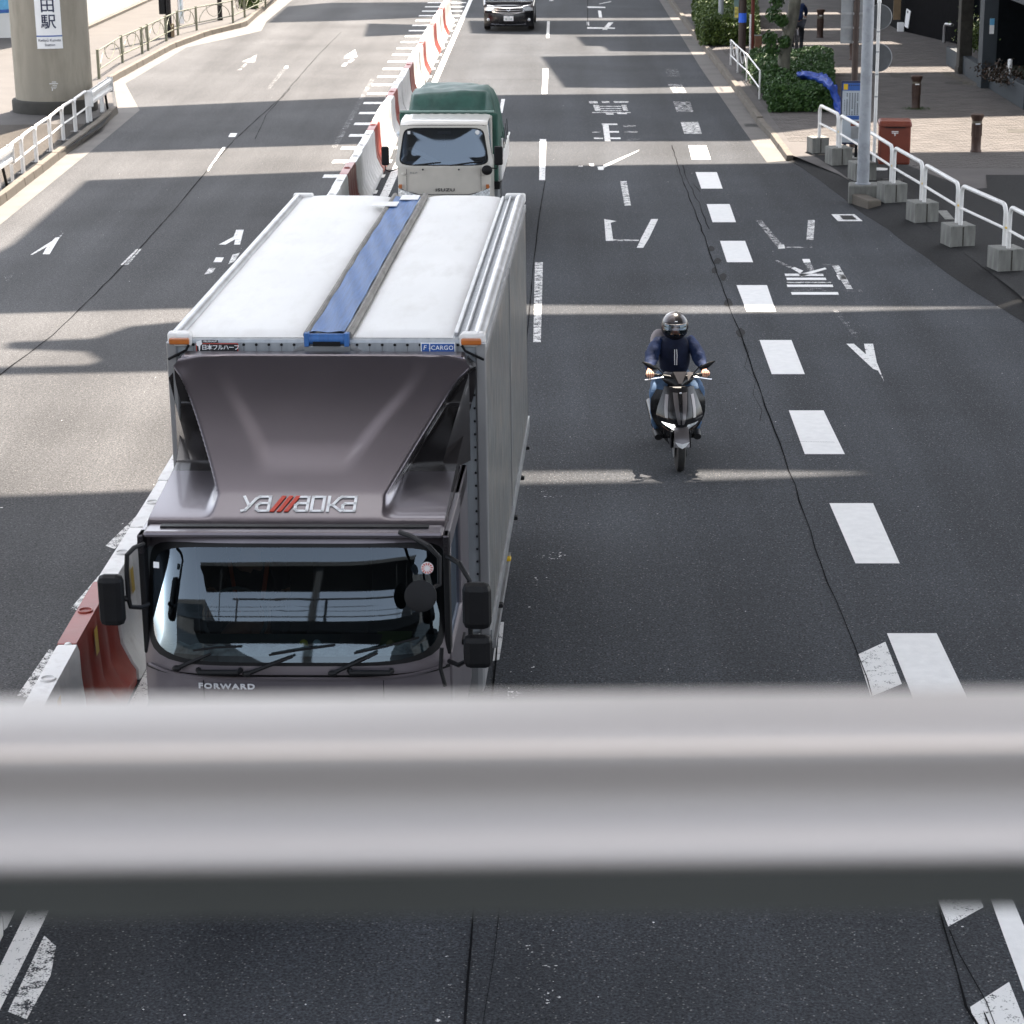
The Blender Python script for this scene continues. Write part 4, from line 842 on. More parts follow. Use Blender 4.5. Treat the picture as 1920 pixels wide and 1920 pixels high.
ob('grille_frame', M().tube([(x*.0475, vf(x*.0475,.6)-.025, .585+.12*abs(x/12)**2) for x in range(-12,13)], .02, 6), CHR, VN, smooth=True)
ob('emblem', M().tube([(.055*math.cos(a*.3142),-.10,.745+.045*math.sin(a*.3142)) for a in range(21)], .010, 5), CHR, VN)
for sx in (-1,1):
    ob('headlight', vp(sx*.66-.17,sx*.66+.17,.70,.84,8,4,-.02), LENS, VN, smooth='all'); ob('headlight_trim', M().tube([(sx*.49,vf(.49,.85)-.03,.85),(sx*.66,vf(.66,.86)-.02,.875),(sx*.84,vf(.84,.86)-.0,.87)], .014, 5), CHR, VN)
    ob('fog_lamp', M().ball((sx*.70,vf(.7,.4)-.01,.40),(.055,.03,.05)), LENS, VN, smooth=True); ob('door_mirror', M().ball((sx*.98,1.2,1.12),(.11,.07,.08)), BLKG, VN, smooth=True)
    ob('cab_pillar', M().tube([(sx*.80,.95,1.05),(sx*.70,1.75,1.72)], .045, 6), SILV, VN); ob('front_wing', M().tube([(sx*.80,.1,.85),(sx*.83,.6,.98),(sx*.83,1.2,1.05)], .06, 8), SILV, VN, smooth=True)
    for y in (.75,3.5):
        w_ = ob('wheel', M().lathe([(.15,-.1),(.31,-.1),(.33,0),(.31,.1),(.15,.1)], 24, (0,0,0), Matrix.Rotation(R_(90),4,'Y')), RUB, VN, smooth=True); w_.location = (sx*.76,y,.33)
ob('chrome_strip', M().tube([(x*.05, vf(x*.05,.25)-.02, .235+.02*abs(x/12)**2) for x in range(-12,13)], .014, 5), CHR, VN)
ob('number_plate', M().box(-.165,.165,-.10,-.085,.37,.535), SIGNW, VN)
pl = M()
for x,z,w_,h_ in [(-.10,.43,.02,.05),(-.06,.43,.03,.05),(.0,.43,.012,.05),(.05,.43,.03,.05),(.10,.43,.03,.05),(-.04,.505,.02,.02),(.02,.505,.05,.02)]: pl.box(x-w_/2,x+w_/2,-.103,-.1,z-h_/2,z+h_/2)
ob('plate_digits', pl, mat('plate_green', (.05,.16,.10), .5), VN)
ob('windscreen', M().add([(-.76,1.0,1.07),(.76,1.0,1.07),(.66,1.75,1.70),(-.66,1.75,1.70)], [(0,1,2,3)]), GLB, VN)
ob('roof', M().box(-.74,.74,1.7,4.3,1.68,1.78,), BLKG, VN, bevel=.04); ob('side_body', M().box(-.83,-.79,1.1,4.3,1.0,1.7).box(.79,.83,1.1,4.3,1.0,1.7), BLKG, VN); ob('cabin_interior', M().box(-.75,.75,2.4,2.5,.9,1.65), INT, VN)
# ------------------------------------------------------------------ people
def skin_mesh(nodes, edges, levels=2):
    """nodes: name -> (pos, radius or (rx,ry)); returns an evaluated mesh grown round the skeleton"""
    names = list(nodes); idx = {n_: i for i, n_ in enumerate(names)}
    me = bpy.data.meshes.new('skel'); me.from_pydata([nodes[n_][0] for n_ in names], [(idx[a], idx[b]) for a, b in edges], []); me.update()
    o = bpy.data.objects.new('skel', me); COL.objects.link(o)
    sk_ = o.modifiers.new('skin', 'SKIN'); sk_.use_smooth_shade = True; sk_.branch_smoothing = .6
    for i, n_ in enumerate(names):
        r = nodes[n_][1]; me.skin_vertices[0].data[i].radius = (r, r) if not isinstance(r, tuple) else r
        me.skin_vertices[0].data[i].use_root = (i == 0)
    ss = o.modifiers.new('sub', 'SUBSURF'); ss.levels = levels; ss.render_levels = levels
    bpy.context.view_layer.update()
    out = bpy.data.meshes.new_from_object(o.evaluated_get(bpy.context.evaluated_depsgraph_get()))
    bpy.data.objects.remove(o); return out
def chain(nodes, edges, pre, pts, rs, root=None):
    last = root
    for i, (p, r) in enumerate(zip(pts, rs)):
        n_ = '%s%d' % (pre, i); nodes[n_] = (p, r)
        if last: edges.append((last, n_))
        last = n_
    return last
def hand(nodes, edges, pre, wrist, root, fwd, out, down, grip=True):
    """five fingers curling round a bar that runs along 'out' """
    W_, f, o_, d = Vector(wrist), Vector(fwd).normalized(), Vector(out).normalized(), Vector(down).normalized()
    palm = chain(nodes, edges, pre+'p', [W_+f*.035, W_+f*.075], [(.024,.032),(.022,.036)], root)
    for k, (off, ln) in enumerate([(-.033,.9),(-.011,1.0),(.011,.97),(.032,.78)]):
        b = W_+f*.088+o_*off
        c = [b, b+f*.026*ln+d*.010, b+f*.030*ln+d*.040*ln, b+f*.008+d*.052*ln]
        chain(nodes, edges, '%sf%d' % (pre, k), c, [.0105,.0095,.0088,.0078], palm)
    t = W_+f*.045-o_*.034
    chain(nodes, edges, pre+'t', [t, t+f*.028-o_*.006+d*.022, t+f*.045+o_*.004+d*.044], [.0125,.0105,.009], pre+'p0')
# scooter in its own frame: front wheel contact at the origin, y back
SC = thing('scooter', 'black motor scooter with twin headlights ridden towards the camera in the middle lane', 'scooter', (1.37,24.13,0), R_(2.0))
w_ = ob('wheel', M().lathe([(.13,-.045),(.22,-.050),(.262,-.036),(.275,0),(.262,.036),(.22,.050),(.13,.045)], 40, (0,0,0), Matrix.Rotation(R_(90),4,'Y')), RUB, SC, smooth=True); w_.location = (0,.02,.275)
ob('rim', M().lathe([(.02,-.03),(.13,-.04),(.15,-.03),(.15,.03),(.13,.04),(.02,.03)], 20, (0,0,0), Matrix.Rotation(R_(90),4,'Y')), STEEL, w_, smooth=True)
w_ = ob('wheel', M().lathe([(.13,-.05),(.22,-.055),(.262,-.04),(.275,0),(.262,.04),(.22,.055),(.13,.05)], 32, (0,0,0), Matrix.Rotation(R_(90),4,'Y')), RUB, SC, smooth=True); w_.location = (0,1.30,.275)
for sx in (-1,1): ob('fork', M().tube([(sx*.085,.02,.275),(sx*.085,.16,.62)], .022, 8), BLKG, SC, smooth=True); ob('brake_disc', M().lathe([(.11,-.003),(.11,.003)], 20, (0,0,0), Matrix.Translation((sx*.07,.02,.275)) @ Matrix.Rotation(R_(90),4,'Y')), STEEL, SC)
ob('front_fender', M().grid(lambda u,v: ((u*2-1)*(.085-.01*v)*(1), .02+(.30+.012*(1-(u*2-1)**2))*math.cos(R_(165-112*v)) , .275+(.305+.015*(1-(u*2-1)**2))*math.sin(R_(165-112*v))), 10, 20), SILV, SC, smooth='all')
ob('fender_tip', M().grid(lambda u,v: ((u*2-1)*.082*(1-.5*v), -.285+.012*abs(u*2-1)-.02, .40-.055*v+.02*abs(u*2-1)), 10, 3), SIGNW, SC)
ob('fender_side', M().box(-.115,-.088,-.12,.25,.30,.50).box(.088,.115,-.12,.25,.30,.50), BLKG, SC, bevel=.012)
# front cowl as a lofted shield: (z, halfwidth, y centre, y side)
CWL = [(.42,.10,-.02,.10),(.49,.18,-.10,.10),(.55,.24,-.15,.10),(.63,.265,-.16,.10),(.72,.245,-.12,.12),(.80,.215,-.05,.14),(.88,.185,.02,.16),(.945,.165,.07,.18)]
def cw(u, v, off=0):
    t = v*(len(CWL)-1); i = min(int(t), len(CWL)-2); f = t-i
    z,hw,yc,ys = [CWL[i][k]*(1-f)+CWL[i+1][k]*f for k in range(4)]
    s_ = u*2-1; return (hw*s_, yc+(ys-yc)*abs(s_)**1.7-off, z)
ob('front_cowl', M().grid(lambda u,v: cw(u,v), 28, 24), BLKG, SC, smooth='all')
for sg in (-1,1):
    def pn(a0,a1,b0,b1,c0,c1): return M().grid(lambda u,v: cw(.5+sg*((a0+(a1-a0)*v)+((b0+(b1-b0)*v)-(a0+(a1-a0)*v))*u)/2, c0+(c1-c0)*v, .007), 6, 8)
    ob('cowl_stripe', pn(.03,.14,.13,.44,.34,.90), SILV, SC, smooth='all')
    ob('cowl_stripe', pn(.54,.66,.66,.84,.44,.84), SILV, SC, smooth='all')
    ob('headlight', pn(.20,.30,.44,.84,.17,.33), LIT if sg < 0 else LENS, SC, smooth='all')
    ob('headlight_lower', pn(.22,.2,.60,.62,.13,.165), SILV if sg > 0 else BLK, SC, smooth='all')
    ob('turn_signal', pn(.72,.90,.96,.98,.09,.20), mat('clear_amber', (.35,.22,.17), .2, coat=.5), SC, smooth='all')
    ob('leg_shield', M().grid(lambda u,v: (sg*(.10+(.19*u+.02)*sm(v,-.35,.55)*(1-.35*sm(v,.75,1.05))), .16+.10*u+.05*v, .36+.52*v), 8, 10), BLKG, SC, smooth='all')
    ob('side_panel', M().grid(lambda u,v: (sg*(.10+.13*math.sin(math.pi*min(1,u*1.1))*(1-.4*v)), .55+1.0*u, .34+.42*v+.06*u), 14, 8), BLKG, SC, smooth='all')
    ob('handlebar', M().tube([(sg*.05,.27,1.02),(sg*.20,.28,1.045),(sg*.345,.33,1.03)], .014, 8), BLK, SC, smooth=True)
    ob('grip', M().tube([(sg*.235,.29,1.045),(sg*.36,.335,1.03)], .019, 10), RUB, SC, smooth=True)
    ob('brake_lever', M().tube([(sg*.17,.235,1.03),(sg*.24,.215,1.025),(sg*.34,.25,1.0),(sg*.375,.26,.995)], .0085, 8), CHR, SC, smooth=True)
    ob('mirror_stem', M().tube([(sg*.17,.28,1.06),(sg*.23,.30,1.12),(sg*.27,.27,1.16)], .008, 6), BLK, SC, smooth=True)
    ob('mirror', M().grid(lambda u,v: (sg*(.245+.165*v), .235+.028*math.cos(u*2*math.pi)*math.sin(math.pi*min(1,v*.9+.1)), 1.135+.075*v**1.4+.032*math.sin(u*2*math.pi)*math.sin(math.pi*min(.97,v*.85+.12))), 16, 12), BLK, SC, smooth='all')
    ob('footboard', M().box(min(sg*.08,sg*.20),max(sg*.08,sg*.20),.34,.70,.29,.33), BLK, SC, bevel=.015)
ob('cowl_emblem', M().ball((0,-.015,.905),(.013,.006,.013)), CHR, SC, smooth=True)
ob('handlebar_cowl', M().grid(lambda u,v: ((u*2-1)*(.05+.135*math.sin(math.pi*(.15+.6*v))), .17+.10*abs(u*2-1)**1.5+.09*v, .955+.13*v-.02*abs(u*2-1)), 16, 10), BLKG, SC, smooth='all')
ob('meter_visor', M().grid(lambda u,v: (.015+(u-.5)*.15*(.25+.75*v), .160+.085*v-.004, .975+.115*v), 6, 6), SILV, SC, smooth='all'); ob('meter_visor', M().grid(lambda u,v: (.10+(u)*.07*v, .165+.09*v, 1.0+.08*v), 4, 4), SILV, SC, smooth='all')
ob('inner_shield', M().box(-.17,.17,.20,.28,.36,.92), BLK, SC, bevel=.03); ob('frame', M().box(-.09,.09,.22,1.35,.22,.34), BLK, SC, bevel=.02)
ob('seat', M().tube([(0,.56,.72),(0,.75,.77),(0,1.05,.79),(0,1.38,.84)], [.09,.13,.13,.09], 14, flat=.55), BLK, SC, smooth=True)
ob('engine', M().box(-.16,.14,1.0,1.35,.2,.42), BLK, SC, bevel=.04); ob('muffler', M().tube([(-.20,.95,.30),(-.21,1.5,.42)], [.05,.065], 12), BLKG, SC, smooth=True)
ob('side_stand', M().tube([(.16,.62,.28),(.27,.66,.22)], .012, 6), BLK, SC); ob('side_stand', M().tube([(.22,.62,.42),(.29,.60,.47)], .014, 6), BLK, SC)
ob('body_underside', M().tube([(0,.25,.40),(0,.55,.30),(0,1.0,.36)], [.12,.15,.13], 12), BLK, SC, smooth=True)
# rider, same frame
RD = thing('person', 'scooter rider in black full-face helmet, navy jacket and blue jeans', 'person', (1.37,24.13,0), R_(2.0))
nd = {}; ed = []
nd['pel'] = ((0,.90,.90), (.15,.12)); nd['bel'] = ((0,.88,1.02), (.14,.11)); nd['che'] = ((0,.84,1.18), (.17,.12)); nd['nec'] = ((0,.80,1.345), (.07,.07)); nd['nk2'] = ((0,.785,1.40), .058); nd['hea'] = ((0,.775,1.475), (.078,.09)); nd['hd2'] = ((0,.78,1.56), (.07,.08))
ed += [('pel','bel'),('bel','che'),('che','nec'),('nec','nk2'),('nk2','hea'),('hea','hd2')]
nd['nose'] = ((0,.685,1.475), .014); ed.append(('hea','nose'))
for sg, q in ((-1,'l'),(1,'r')):
    chain(nd, ed, 'arm'+q, [(sg*.175,.82,1.315),(sg*.250,.74,1.19),(sg*.275,.63,1.09),(sg*.300,.50,1.08),(sg*.315,.405,1.07)], [.062,.053,.047,.038,.028], 'che')
    hand(nd, ed, 'h'+q, (sg*.312,.385,1.068), 'arm%s4' % q, (0,-1,.02), (1,0,0), (0,-.25,-1))
    chain(nd, ed, 'leg'+q, [(sg*.13,.80,.87),(sg*.215,.52,.87),(sg*.25,.36,.82),(sg*.235,.42,.58),(sg*.225,.46,.36),(sg*.22,.40,.335),(sg*.22,.30,.335)], [.095,.082,.070,.058,.052,.045,.035], 'pel')
nb = {k: (p, (tuple(q*.78 for q in r) if isinstance(r, tuple) else r*.78) if k[:3] in ('pel','bel','che','arm','leg') and k not in ('arml4','armr4') else r) for k, (p, r) in nd.items()}
body = skin_mesh(nb, ed, 2); ob('body', body, SKIN, RD)
def shell(m_keep, nds, eds, grow, mt, name, par):
    n2 = {k: (p, tuple(r*grow for r in rr) if isinstance(rr, tuple) else rr*grow) for k, (p, rr) in nds.items() if k in m_keep}
    e2 = [(a,b) for a,b in eds if a in n2 and b in n2]
    me = skin_mesh(n2, e2, 2)
    for v in me.vertices:
        c = v.co; w = noise.noise_vector(Vector((c.x*13, c.y*13, c.z*22))); v.co += w*.017
    return ob(name, me, mt, par)
jk = ['pel','bel','che','nec','nk2','arml0','arml1','arml2','arml3','armr0','armr1','armr2','armr3']
nj = dict(nd); nj['nec'] = ((0,.805,1.335), (.095,.085)); nj['arml3'] = ((-.322,.43,1.072), .036); nj['armr3'] = ((.322,.43,1.072), .036); nj['pel'] = ((0,.88,.93),(.150,.115)); nj['che'] = ((0,.82,1.20),(.19,.14)); nj['arml0'] = ((-.19,.80,1.315),.092); nj['armr0'] = ((.19,.80,1.315),.092); nj['arml1'] = ((-.262,.72,1.20),.080); nj['armr1'] = ((.262,.72,1.20),.080); nj['arml2'] = ((-.285,.61,1.10),.062); nj['armr2'] = ((.285,.61,1.10),.062); nj['bel'] = ((0,.87,1.04),(.16,.125)); nj['nk2'] = ((0,.78,1.375), .075)
shell(jk, nj, ed, 1.17, NAVYL, 'jacket', RD)
vb = {'a': ((0,.83,.91),(.185,.15)), 'b': ((0,.79,1.10),(.195,.16)), 'c': ((0,.77,1.22),(.205,.155)), 'd': ((0,.76,1.33),(.175,.13)), 'e': ((0,.765,1.39),(.12,.11))}
jf_ = ob('jacket_front', skin_mesh(vb, [('a','b'),('b','c'),('c','d'),('d','e')], 2), NAVY, RD)
for v in jf_.data.vertices: v.co += noise.noise_vector(Vector((v.co.x*12, v.co.y*12, v.co.z*20)))*.012
ob('zip', M().tube([(-.012,.612,1.26),(-.014,.60,1.19),(-.010,.61,1.08)], .004, 5).tube([(.010,.612,1.26),(.014,.60,1.19),(.012,.61,1.08)], .004, 5), SIGNW, RD)
nl = dict(nd)
shell(['pel']+['leg%s%d' % (q,i) for q in 'lr' for i in range(5)], nd, ed, 1.10, JEAN, 'jeans', RD)
for sg in (-1,1): ob('shoe', M().tube([(sg*.22,.52,.345),(sg*.22,.40,.35),(sg*.22,.24,.335)], [.05,.055,.045], 12, flat=.8), BLK, RD, smooth=True)
ob('shoulder_bag', M().ball((-.165,.93,1.30),(.10,.09,.13)), GREYC, RD, smooth=True)
def helm(u, v):
    a = 2*math.pi*u; b = math.pi*(v-.5)
    x = .148*math.cos(b)*math.cos(a)*1.0; y = .172*math.cos(b)*math.sin(a); z = .165*math.sin(b)
    if z < -.06: x *= 1-.25*((-z-.06)/.1); y *= 1-.15*((-z-.06)/.1)
    if y < 0 and z < .0: y *= 1.06
    return (x*1.06, .765+y*1.04, 1.492+z*1.04)
ob('helmet', M().grid(helm, 64, 40, skip=lambda u,v: .615 < u < .885 and .395 < v < .60 or v < .06), BLKG, RD, smooth='all')
ob('visor', M().grid(lambda u,v: (lambda p: (p[0]*1.015, .775+(p[1]-.775)*1.02, p[2]))(helm(.605+.29*u, .385+.225*v)), 24, 10), GLV, RD, smooth='all')
ob('helmet_trim', M().tube([(lambda p: (p[0]*1.02, .775+(p[1]-.775)*1.02, p[2]))(helm(.60+.30*i/20, .605)) for i in range(21)], .005, 5), SILV, RD); ob('helmet_emblem', M().ball((0,.612,1.578),(.017,.006,.010)), CHR, RD, smooth=True)
ob('helmet_sheen', M().grid(lambda u,v: (lambda p: (p[0]*1.01, .775+(p[1]-.775)*1.01, 1.505+(p[2]-1.505)*1.01))(helm(.74-.25*u, .64+.32*v)), 16, 10), mat('helmet_sheen_grey', (.045,.043,.05), .25, coat=.4), RD, smooth='all')  # lighter patch painting in the light mirrored on the helmet's left half
# face details behind the visor
for sg in (-1,1): ob('eye', M().ball((sg*.030,.688,1.503),(.012,.006,.006)), INK, RD); ob('eyebrow', M().box(sg*.032-.016,sg*.032+.016,.682,.69,1.522,1.528), HAIR, RD)
ob('mouth', M().box(-.022,.022,.683,.692,1.44,1.446), mat('lips', (.3,.09,.07), .5), RD)
# cyclist seen from behind on the right pavement
CP = GY(1496,106,69.7); BK = thing('bicycle', 'dark bicycle under the cyclist on the right pavement', 'bicycle', (CP.x, 69.9, .12), R_(-3))
for y in (0,1.05):
    w_ = ob('wheel', M().tube([(0,y+.32*math.cos(a*math.pi/12),.34+.32*math.sin(a*math.pi/12)) for a in range(25)], .018, 6), RUB, BK, smooth=True); ob('spoke', M().tube([(0,y,.03),(0,y,.65)], .004, 4).tube([(0,y-.31,.34),(0,y+.31,.34)], .004, 4), STEEL, w_)
ob('frame', M().tube([(0,0,.34),(0,.35,.30),(0,.25,.72),(0,0,.34)], .014, 6).tube([(0,.35,.30),(0,.88,.75),(0,1.05,.34)], .016, 6), BLK, BK); ob('seat', M().ball((0,.2,.78),(.09,.13,.04)), BLK, BK, smooth=True)
ob('handlebar', M().tube([(-.27,.75,.98),(0,.88,.98),(.27,.75,.98)], .013, 6).tube([(0,.88,.72),(0,.88,.98)], .014, 6), STEEL, BK); ob('rear_mudguard', M().tube([(0,.36*math.cos(a*.35+.6)*-1,.34+.36*math.sin(a*.35+.6)) for a in range(8)], .025, 6), SILV, BK); ob('pedal', M().box(-.18,-.08,.3,.4,.14,.16).box(.08,.18,.3,.4,.42,.44), BLK, BK)
CY_ = thing('person', 'cyclist in a dark blue jacket seen from behind beside the tree', 'person', (CP.x, 69.9, .12), R_(-3))
nd = {}; ed = []
nd['pel'] = ((0,.16,.92), (.16,.12)); nd['che'] = ((0,.34,1.28), (.17,.12)); nd['nec'] = ((0,.43,1.46), .065); nd['hea'] = ((0,.47,1.60), (.08,.095)); nd['hd2'] = ((0,.47,1.68), (.075,.085)); ed += [('pel','che'),('che','nec'),('nec','hea'),('hea','hd2')]
for sg, q in ((-1,'l'),(1,'r')):
    chain(nd, ed, 'arm'+q, [(sg*.18,.36,1.42),(sg*.27,.48,1.20),(sg*.27,.70,1.06)], [.065,.052,.036], 'che'); hand(nd, ed, 'h'+q, (sg*.265,.72,1.05), 'arm%s2' % q, (0,1,-.2), (1,0,0), (0,.2,-1))
    kz = .62 if sg < 0 else .50
    chain(nd, ed, 'leg'+q, [(sg*.11,.26,.86),(sg*.15,.50,kz),(sg*.13,.36,kz-.42 if sg > 0 else .2),(sg*.13,.48,kz-.45 if sg > 0 else .16)], [.09,.07,.045,.04], 'pel')
ob('body', skin_mesh(nd, ed, 1), SKIN, CY_)
shell(['pel','che','nec','arml0','arml1','armr0','armr1','arml2','armr2'], nd, ed, 1.18, NAVYL, 'jacket', CY_); shell(['pel']+['leg%s%d' % (q,i) for q in 'lr' for i in range(4)], nd, ed, 1.15, DARKC, 'trousers', CY_)
ob('hair', M().ball((0,.44,1.66),(.10,.115,.115)), HAIR, CY_, smooth=True)
# truck driver behind the windscreen
DR = thing('person', 'truck driver with an orange strap at the wheel behind the plum truck windscreen', 'person', (-1.70,16.2,0), R_(-2.0))
nd = {}; ed = []
nd['pel'] = ((-.52,-.66,1.38), (.16,.12)); nd['che'] = ((-.52,-.60,1.72), (.17,.12)); nd['nec'] = ((-.52,-.62,1.92), .06); nd['hea'] = ((-.52,-.66,2.06), (.08,.095)); nd['hd2'] = ((-.52,-.65,2.14), .075); nd['nose'] = ((-.52,-.765,2.05), .014); ed += [('pel','che'),('che','nec'),('nec','hea'),('hea','hd2'),('hea','nose')]
for sg, q in ((-1,'l'),(1,'r')):
    chain(nd, ed, 'arm'+q, [(-.52+sg*.18,-.62,1.84),(-.52+sg*.27,-.80,1.62),(-.52+sg*.20,-1.16,1.66)], [.06,.05,.035], 'che'); hand(nd, ed, 'h'+q, (-.52+sg*.20,-1.19,1.665), 'arm%s2' % q, (0,-1,.1), (1,0,0), (0,-.3,-1))
    chain(nd, ed, 'leg'+q, [(-.52+sg*.10,-.80,1.36),(-.52+sg*.13,-1.2,1.36),(-.52+sg*.13,-1.4,1.08)], [.09,.07,.05], 'pel')
ob('body', skin_mesh(nd, ed, 1), SKIN, DR); shell(['pel','che','nec','arml0','arml1','armr0','armr1'], nd, ed, 1.2, DARKC, 'shirt', DR); ob('strap', M().tube([(-.66,-.74,1.86),(-.62,-.78,1.60),(-.60,-.74,1.42)], .025, 6, flat=.3).tube([(-.38,-.74,1.86),(-.42,-.78,1.60),(-.44,-.74,1.42)], .025, 6, flat=.3), ORG, DR)
ob('hair', M().ball((-.52,-.63,2.11),(.10,.11,.10)), HAIR, DR, smooth=True)
# ------------------------------------------------------------------ right side: lamp pole, guard fence, signs, post box
def pipe_rail(z0, z1, ln, r=.036):
    """U-shaped guard rail along local x, from 0 to ln"""
    c = .14; P = [(0,0,z0),(0,0,z1-c)]
    P += [(c-c*math.cos(a), 0, z1-c+c*math.sin(a)) for a in [i*math.pi/12 for i in range(1,7)]]
    P += [(ln-c+c*math.sin(a), 0, z1-c+c*math.cos(a)) for a in [i*math.pi/12 for i in range(0,6)]]
    P += [(ln,0,z1-c),(ln,0,z0)]
    return M().tube(P, r, 10)
BP = [G(1534,287,.12), G(1573,309,.12), G(1617,338,.12), G(1673,379,.12), G(1730,416,.12), G(1797,461,.12), G(1887,507,.12), G(2000,575,.12)]
BP = [Vector((p.x, p.y+.1, .12)) for p in BP]
blk_me = None
lab_b = ['beside the bus stop sign, farthest along the fence','second from the far end, below the bus stop sign','behind the base of the grey lamp pole','first one nearer the camera than the lamp pole','second one nearer than the lamp pole','second from the right edge of the picture','at the right edge of the picture, nearest the camera','just beyond the right edge']
for i, p in enumerate(BP[:7]):
    e = (BP[i+1]-p).normalized(); rz = math.atan2(e.y, e.x)+R_(90)-R_(52) if False else R_(random.uniform(-5,-1))
    t = thing('concrete_block', 'grey concrete fence footing block '+lab_b[i], 'block', p, R_(13), 'concrete footing blocks of the right guard fence')
    s_ = .225 if i else .19; h_ = .36 if i else .34
    ob('block_body', M().box(-s_,s_,-s_,s_,.0,h_), CONC, t, bevel=.014)
    ob('cast_groove', M().box(-.012,.012,-s_-.003,-s_+.002,.02,h_-.02), BRST, t)
for i in range(7):
    a, b = BP[i], BP[i+1]; d = b-a; d.z = 0; L_ = d.length; e = d.normalized()
    a2 = a+e*.10; rz = math.atan2(e.y, e.x)
    t = thing('guard_rail', ['white tubular guard rail nearest the bus stop sign, farthest on the right fence','white tubular guard rail just beyond the lamp pole, beside the bus stop sign','white tubular guard rail passing behind the lamp pole in front of the post box','white tubular guard rail nearer than the lamp pole, first of them','white tubular guard rail, middle of the near right fence','white tubular guard rail, last complete one before the right edge','white tubular guard rail cut off by the right edge of the picture'][i], 'guard rail', (a2.x, a2.y, .12), rz, 'white tubular guard rails on the right')
    ln = L_-.20
    ob('rail_hoop', pipe_rail(.34, 1.02, ln), WHT, t, smooth=True); ob('lower_bar', M().tube([(0,0,.64),(ln,0,.64)], .024, 8), WHT, t, smooth=True)
    ob('rail_clamp', M().tube([(ln-.01,0,.66),(ln+.21,0,.66)], .018, 6), YEL, t); 
LPp = G(1617,368,.12)
t = thing('lamp_pole', 'tall light grey lamp pole on a concrete base beside the right road edge', 'pole', (LPp.x, LPp.y, .12), 0)
ob('pole', M().tube([(0,0,.24),(0,0,2.0),(.0,0,9.0)], [.118,.108,.09], 20), POLE, t, smooth=True); ob('pole_base', M().prism([(-.30,-.22),(.26,-.20),(.32,.24),(-.24,.26)], -.12, .24), CONC, t, bevel=.03)
ob('luminaire_arm', M().tube([(0,0,8.9),(-.4,-.1,9.4),(-1.8,-.3,9.6)], .05, 8), POLE, t)
ob('base_collar', M().lathe([(.15,.235),(.15,.255),(.12,.265)], 18), POLE, t, smooth=True)
kp = G(1617,392); t = thing('kerb_block', 'loose mossy kerb block lying beside the base of the lamp pole', 'kerb block', (kp.x+.10, kp.y+.15, .0), R_(-76))
ob('block_body', M().box(-.50,.40,-.13,.13,.0,.20), KERB, t, bevel=.02)
# post box
pb = GY(1672,337,44.3); t = thing('post_box', 'weathered red post box on a black leg with a white postal mark', 'post box', (pb.x+.02, 44.3, .12), R_(-6))
ob('box_body', M().box(-.31,.31,-.24,.24,.36,1.12), POSTR, t, bevel=.035); ob('lid', M().box(-.34,.34,-.28,.28,1.10,1.22,tx=.03,ty=.05), POSTR, t, bevel=.04)
ob('leg', M().box(-.08,.08,-.08,.08,.0,.37), BLK, t, bevel=.01); ob('base_plate', M().box(-.2,.2,-.2,.2,.0,.03), BLK, t)
ob('postal_mark', M().box(-.065,.065,-.246,-.242,1.005,1.020).box(-.065,.065,-.246,-.242,.975,.990).box(-.008,.008,-.246,-.242,.925,.976), SIGNW, t)
ob('side_label', M().box(-.316,-.312,-.10,.0,.55,.80), BLK, t); ob('door_seam', M().box(-.27,.27,-.2435,-.2415,.40,.405).box(-.27,-.265,-.2435,-.2415,.40,.85), INK, t); ob('mail_slot', M().box(-.20,.20,-.285,-.245,1.085,1.098), BLK, t)
# bus stop sign
bs = GY(1594,288,47.3); t = thing('bus_stop_sign', 'tall bus stop timetable board in a dark frame beside the grey lamp pole', 'sign', (bs.x, 47.3, .12), R_(-4))
ob('frame', M().box(-.23,.23,-.03,.03,.32,1.64), SIGNN, t, bevel=.01); ob('board', M().box(-.20,.20,-.036,-.031,.36,1.60), mat('pale_board', (.42,.46,.50), .4, var=.05), t)
ob('header_band', M().box(-.20,.20,-.040,-.037,1.44,1.60), SIGNB, t); ob('header_badge', M().box(-.18,-.09,-.043,-.041,1.46,1.58), YEL, t); ob('blue_band', M().box(-.19,.19,-.040,-.037,.84,.92), SIGNB, t); ob('red_note', M().box(-.01,.19,-.040,-.037,.70,.80), POSTR, t); ob('dark_note', M().box(.0,.17,-.040,-.037,.44,.68), STEEL, t)
lt = M()
for cx_ in (-.10,-.045,.01,.065,.12):
    for k in range(11):
        if random.random() < .85: lt.box(cx_-.012,cx_+.012,-.040,-.038,1.36-.042*k,1.385-.042*k)
for cx_ in (-.15,.17):
    for k in range(5): lt.box(cx_-.007,cx_+.007,-.040,-.038,1.22-.05*k,1.245-.05*k)
for k in range(7): lt.box(-.12+.045*k,-.095+.045*k,-.042,-.0405,1.54,1.56)
ob('timetable_print', lt, INK, t)
for sx in (-.12,.12): ob('leg', M().box(sx-.03,sx+.03,-.03,.03,.03,.33), BLK, t)
ob('base', M().box(-.26,.26,-.2,.2,0,.05), CONC, t, bevel=.01)
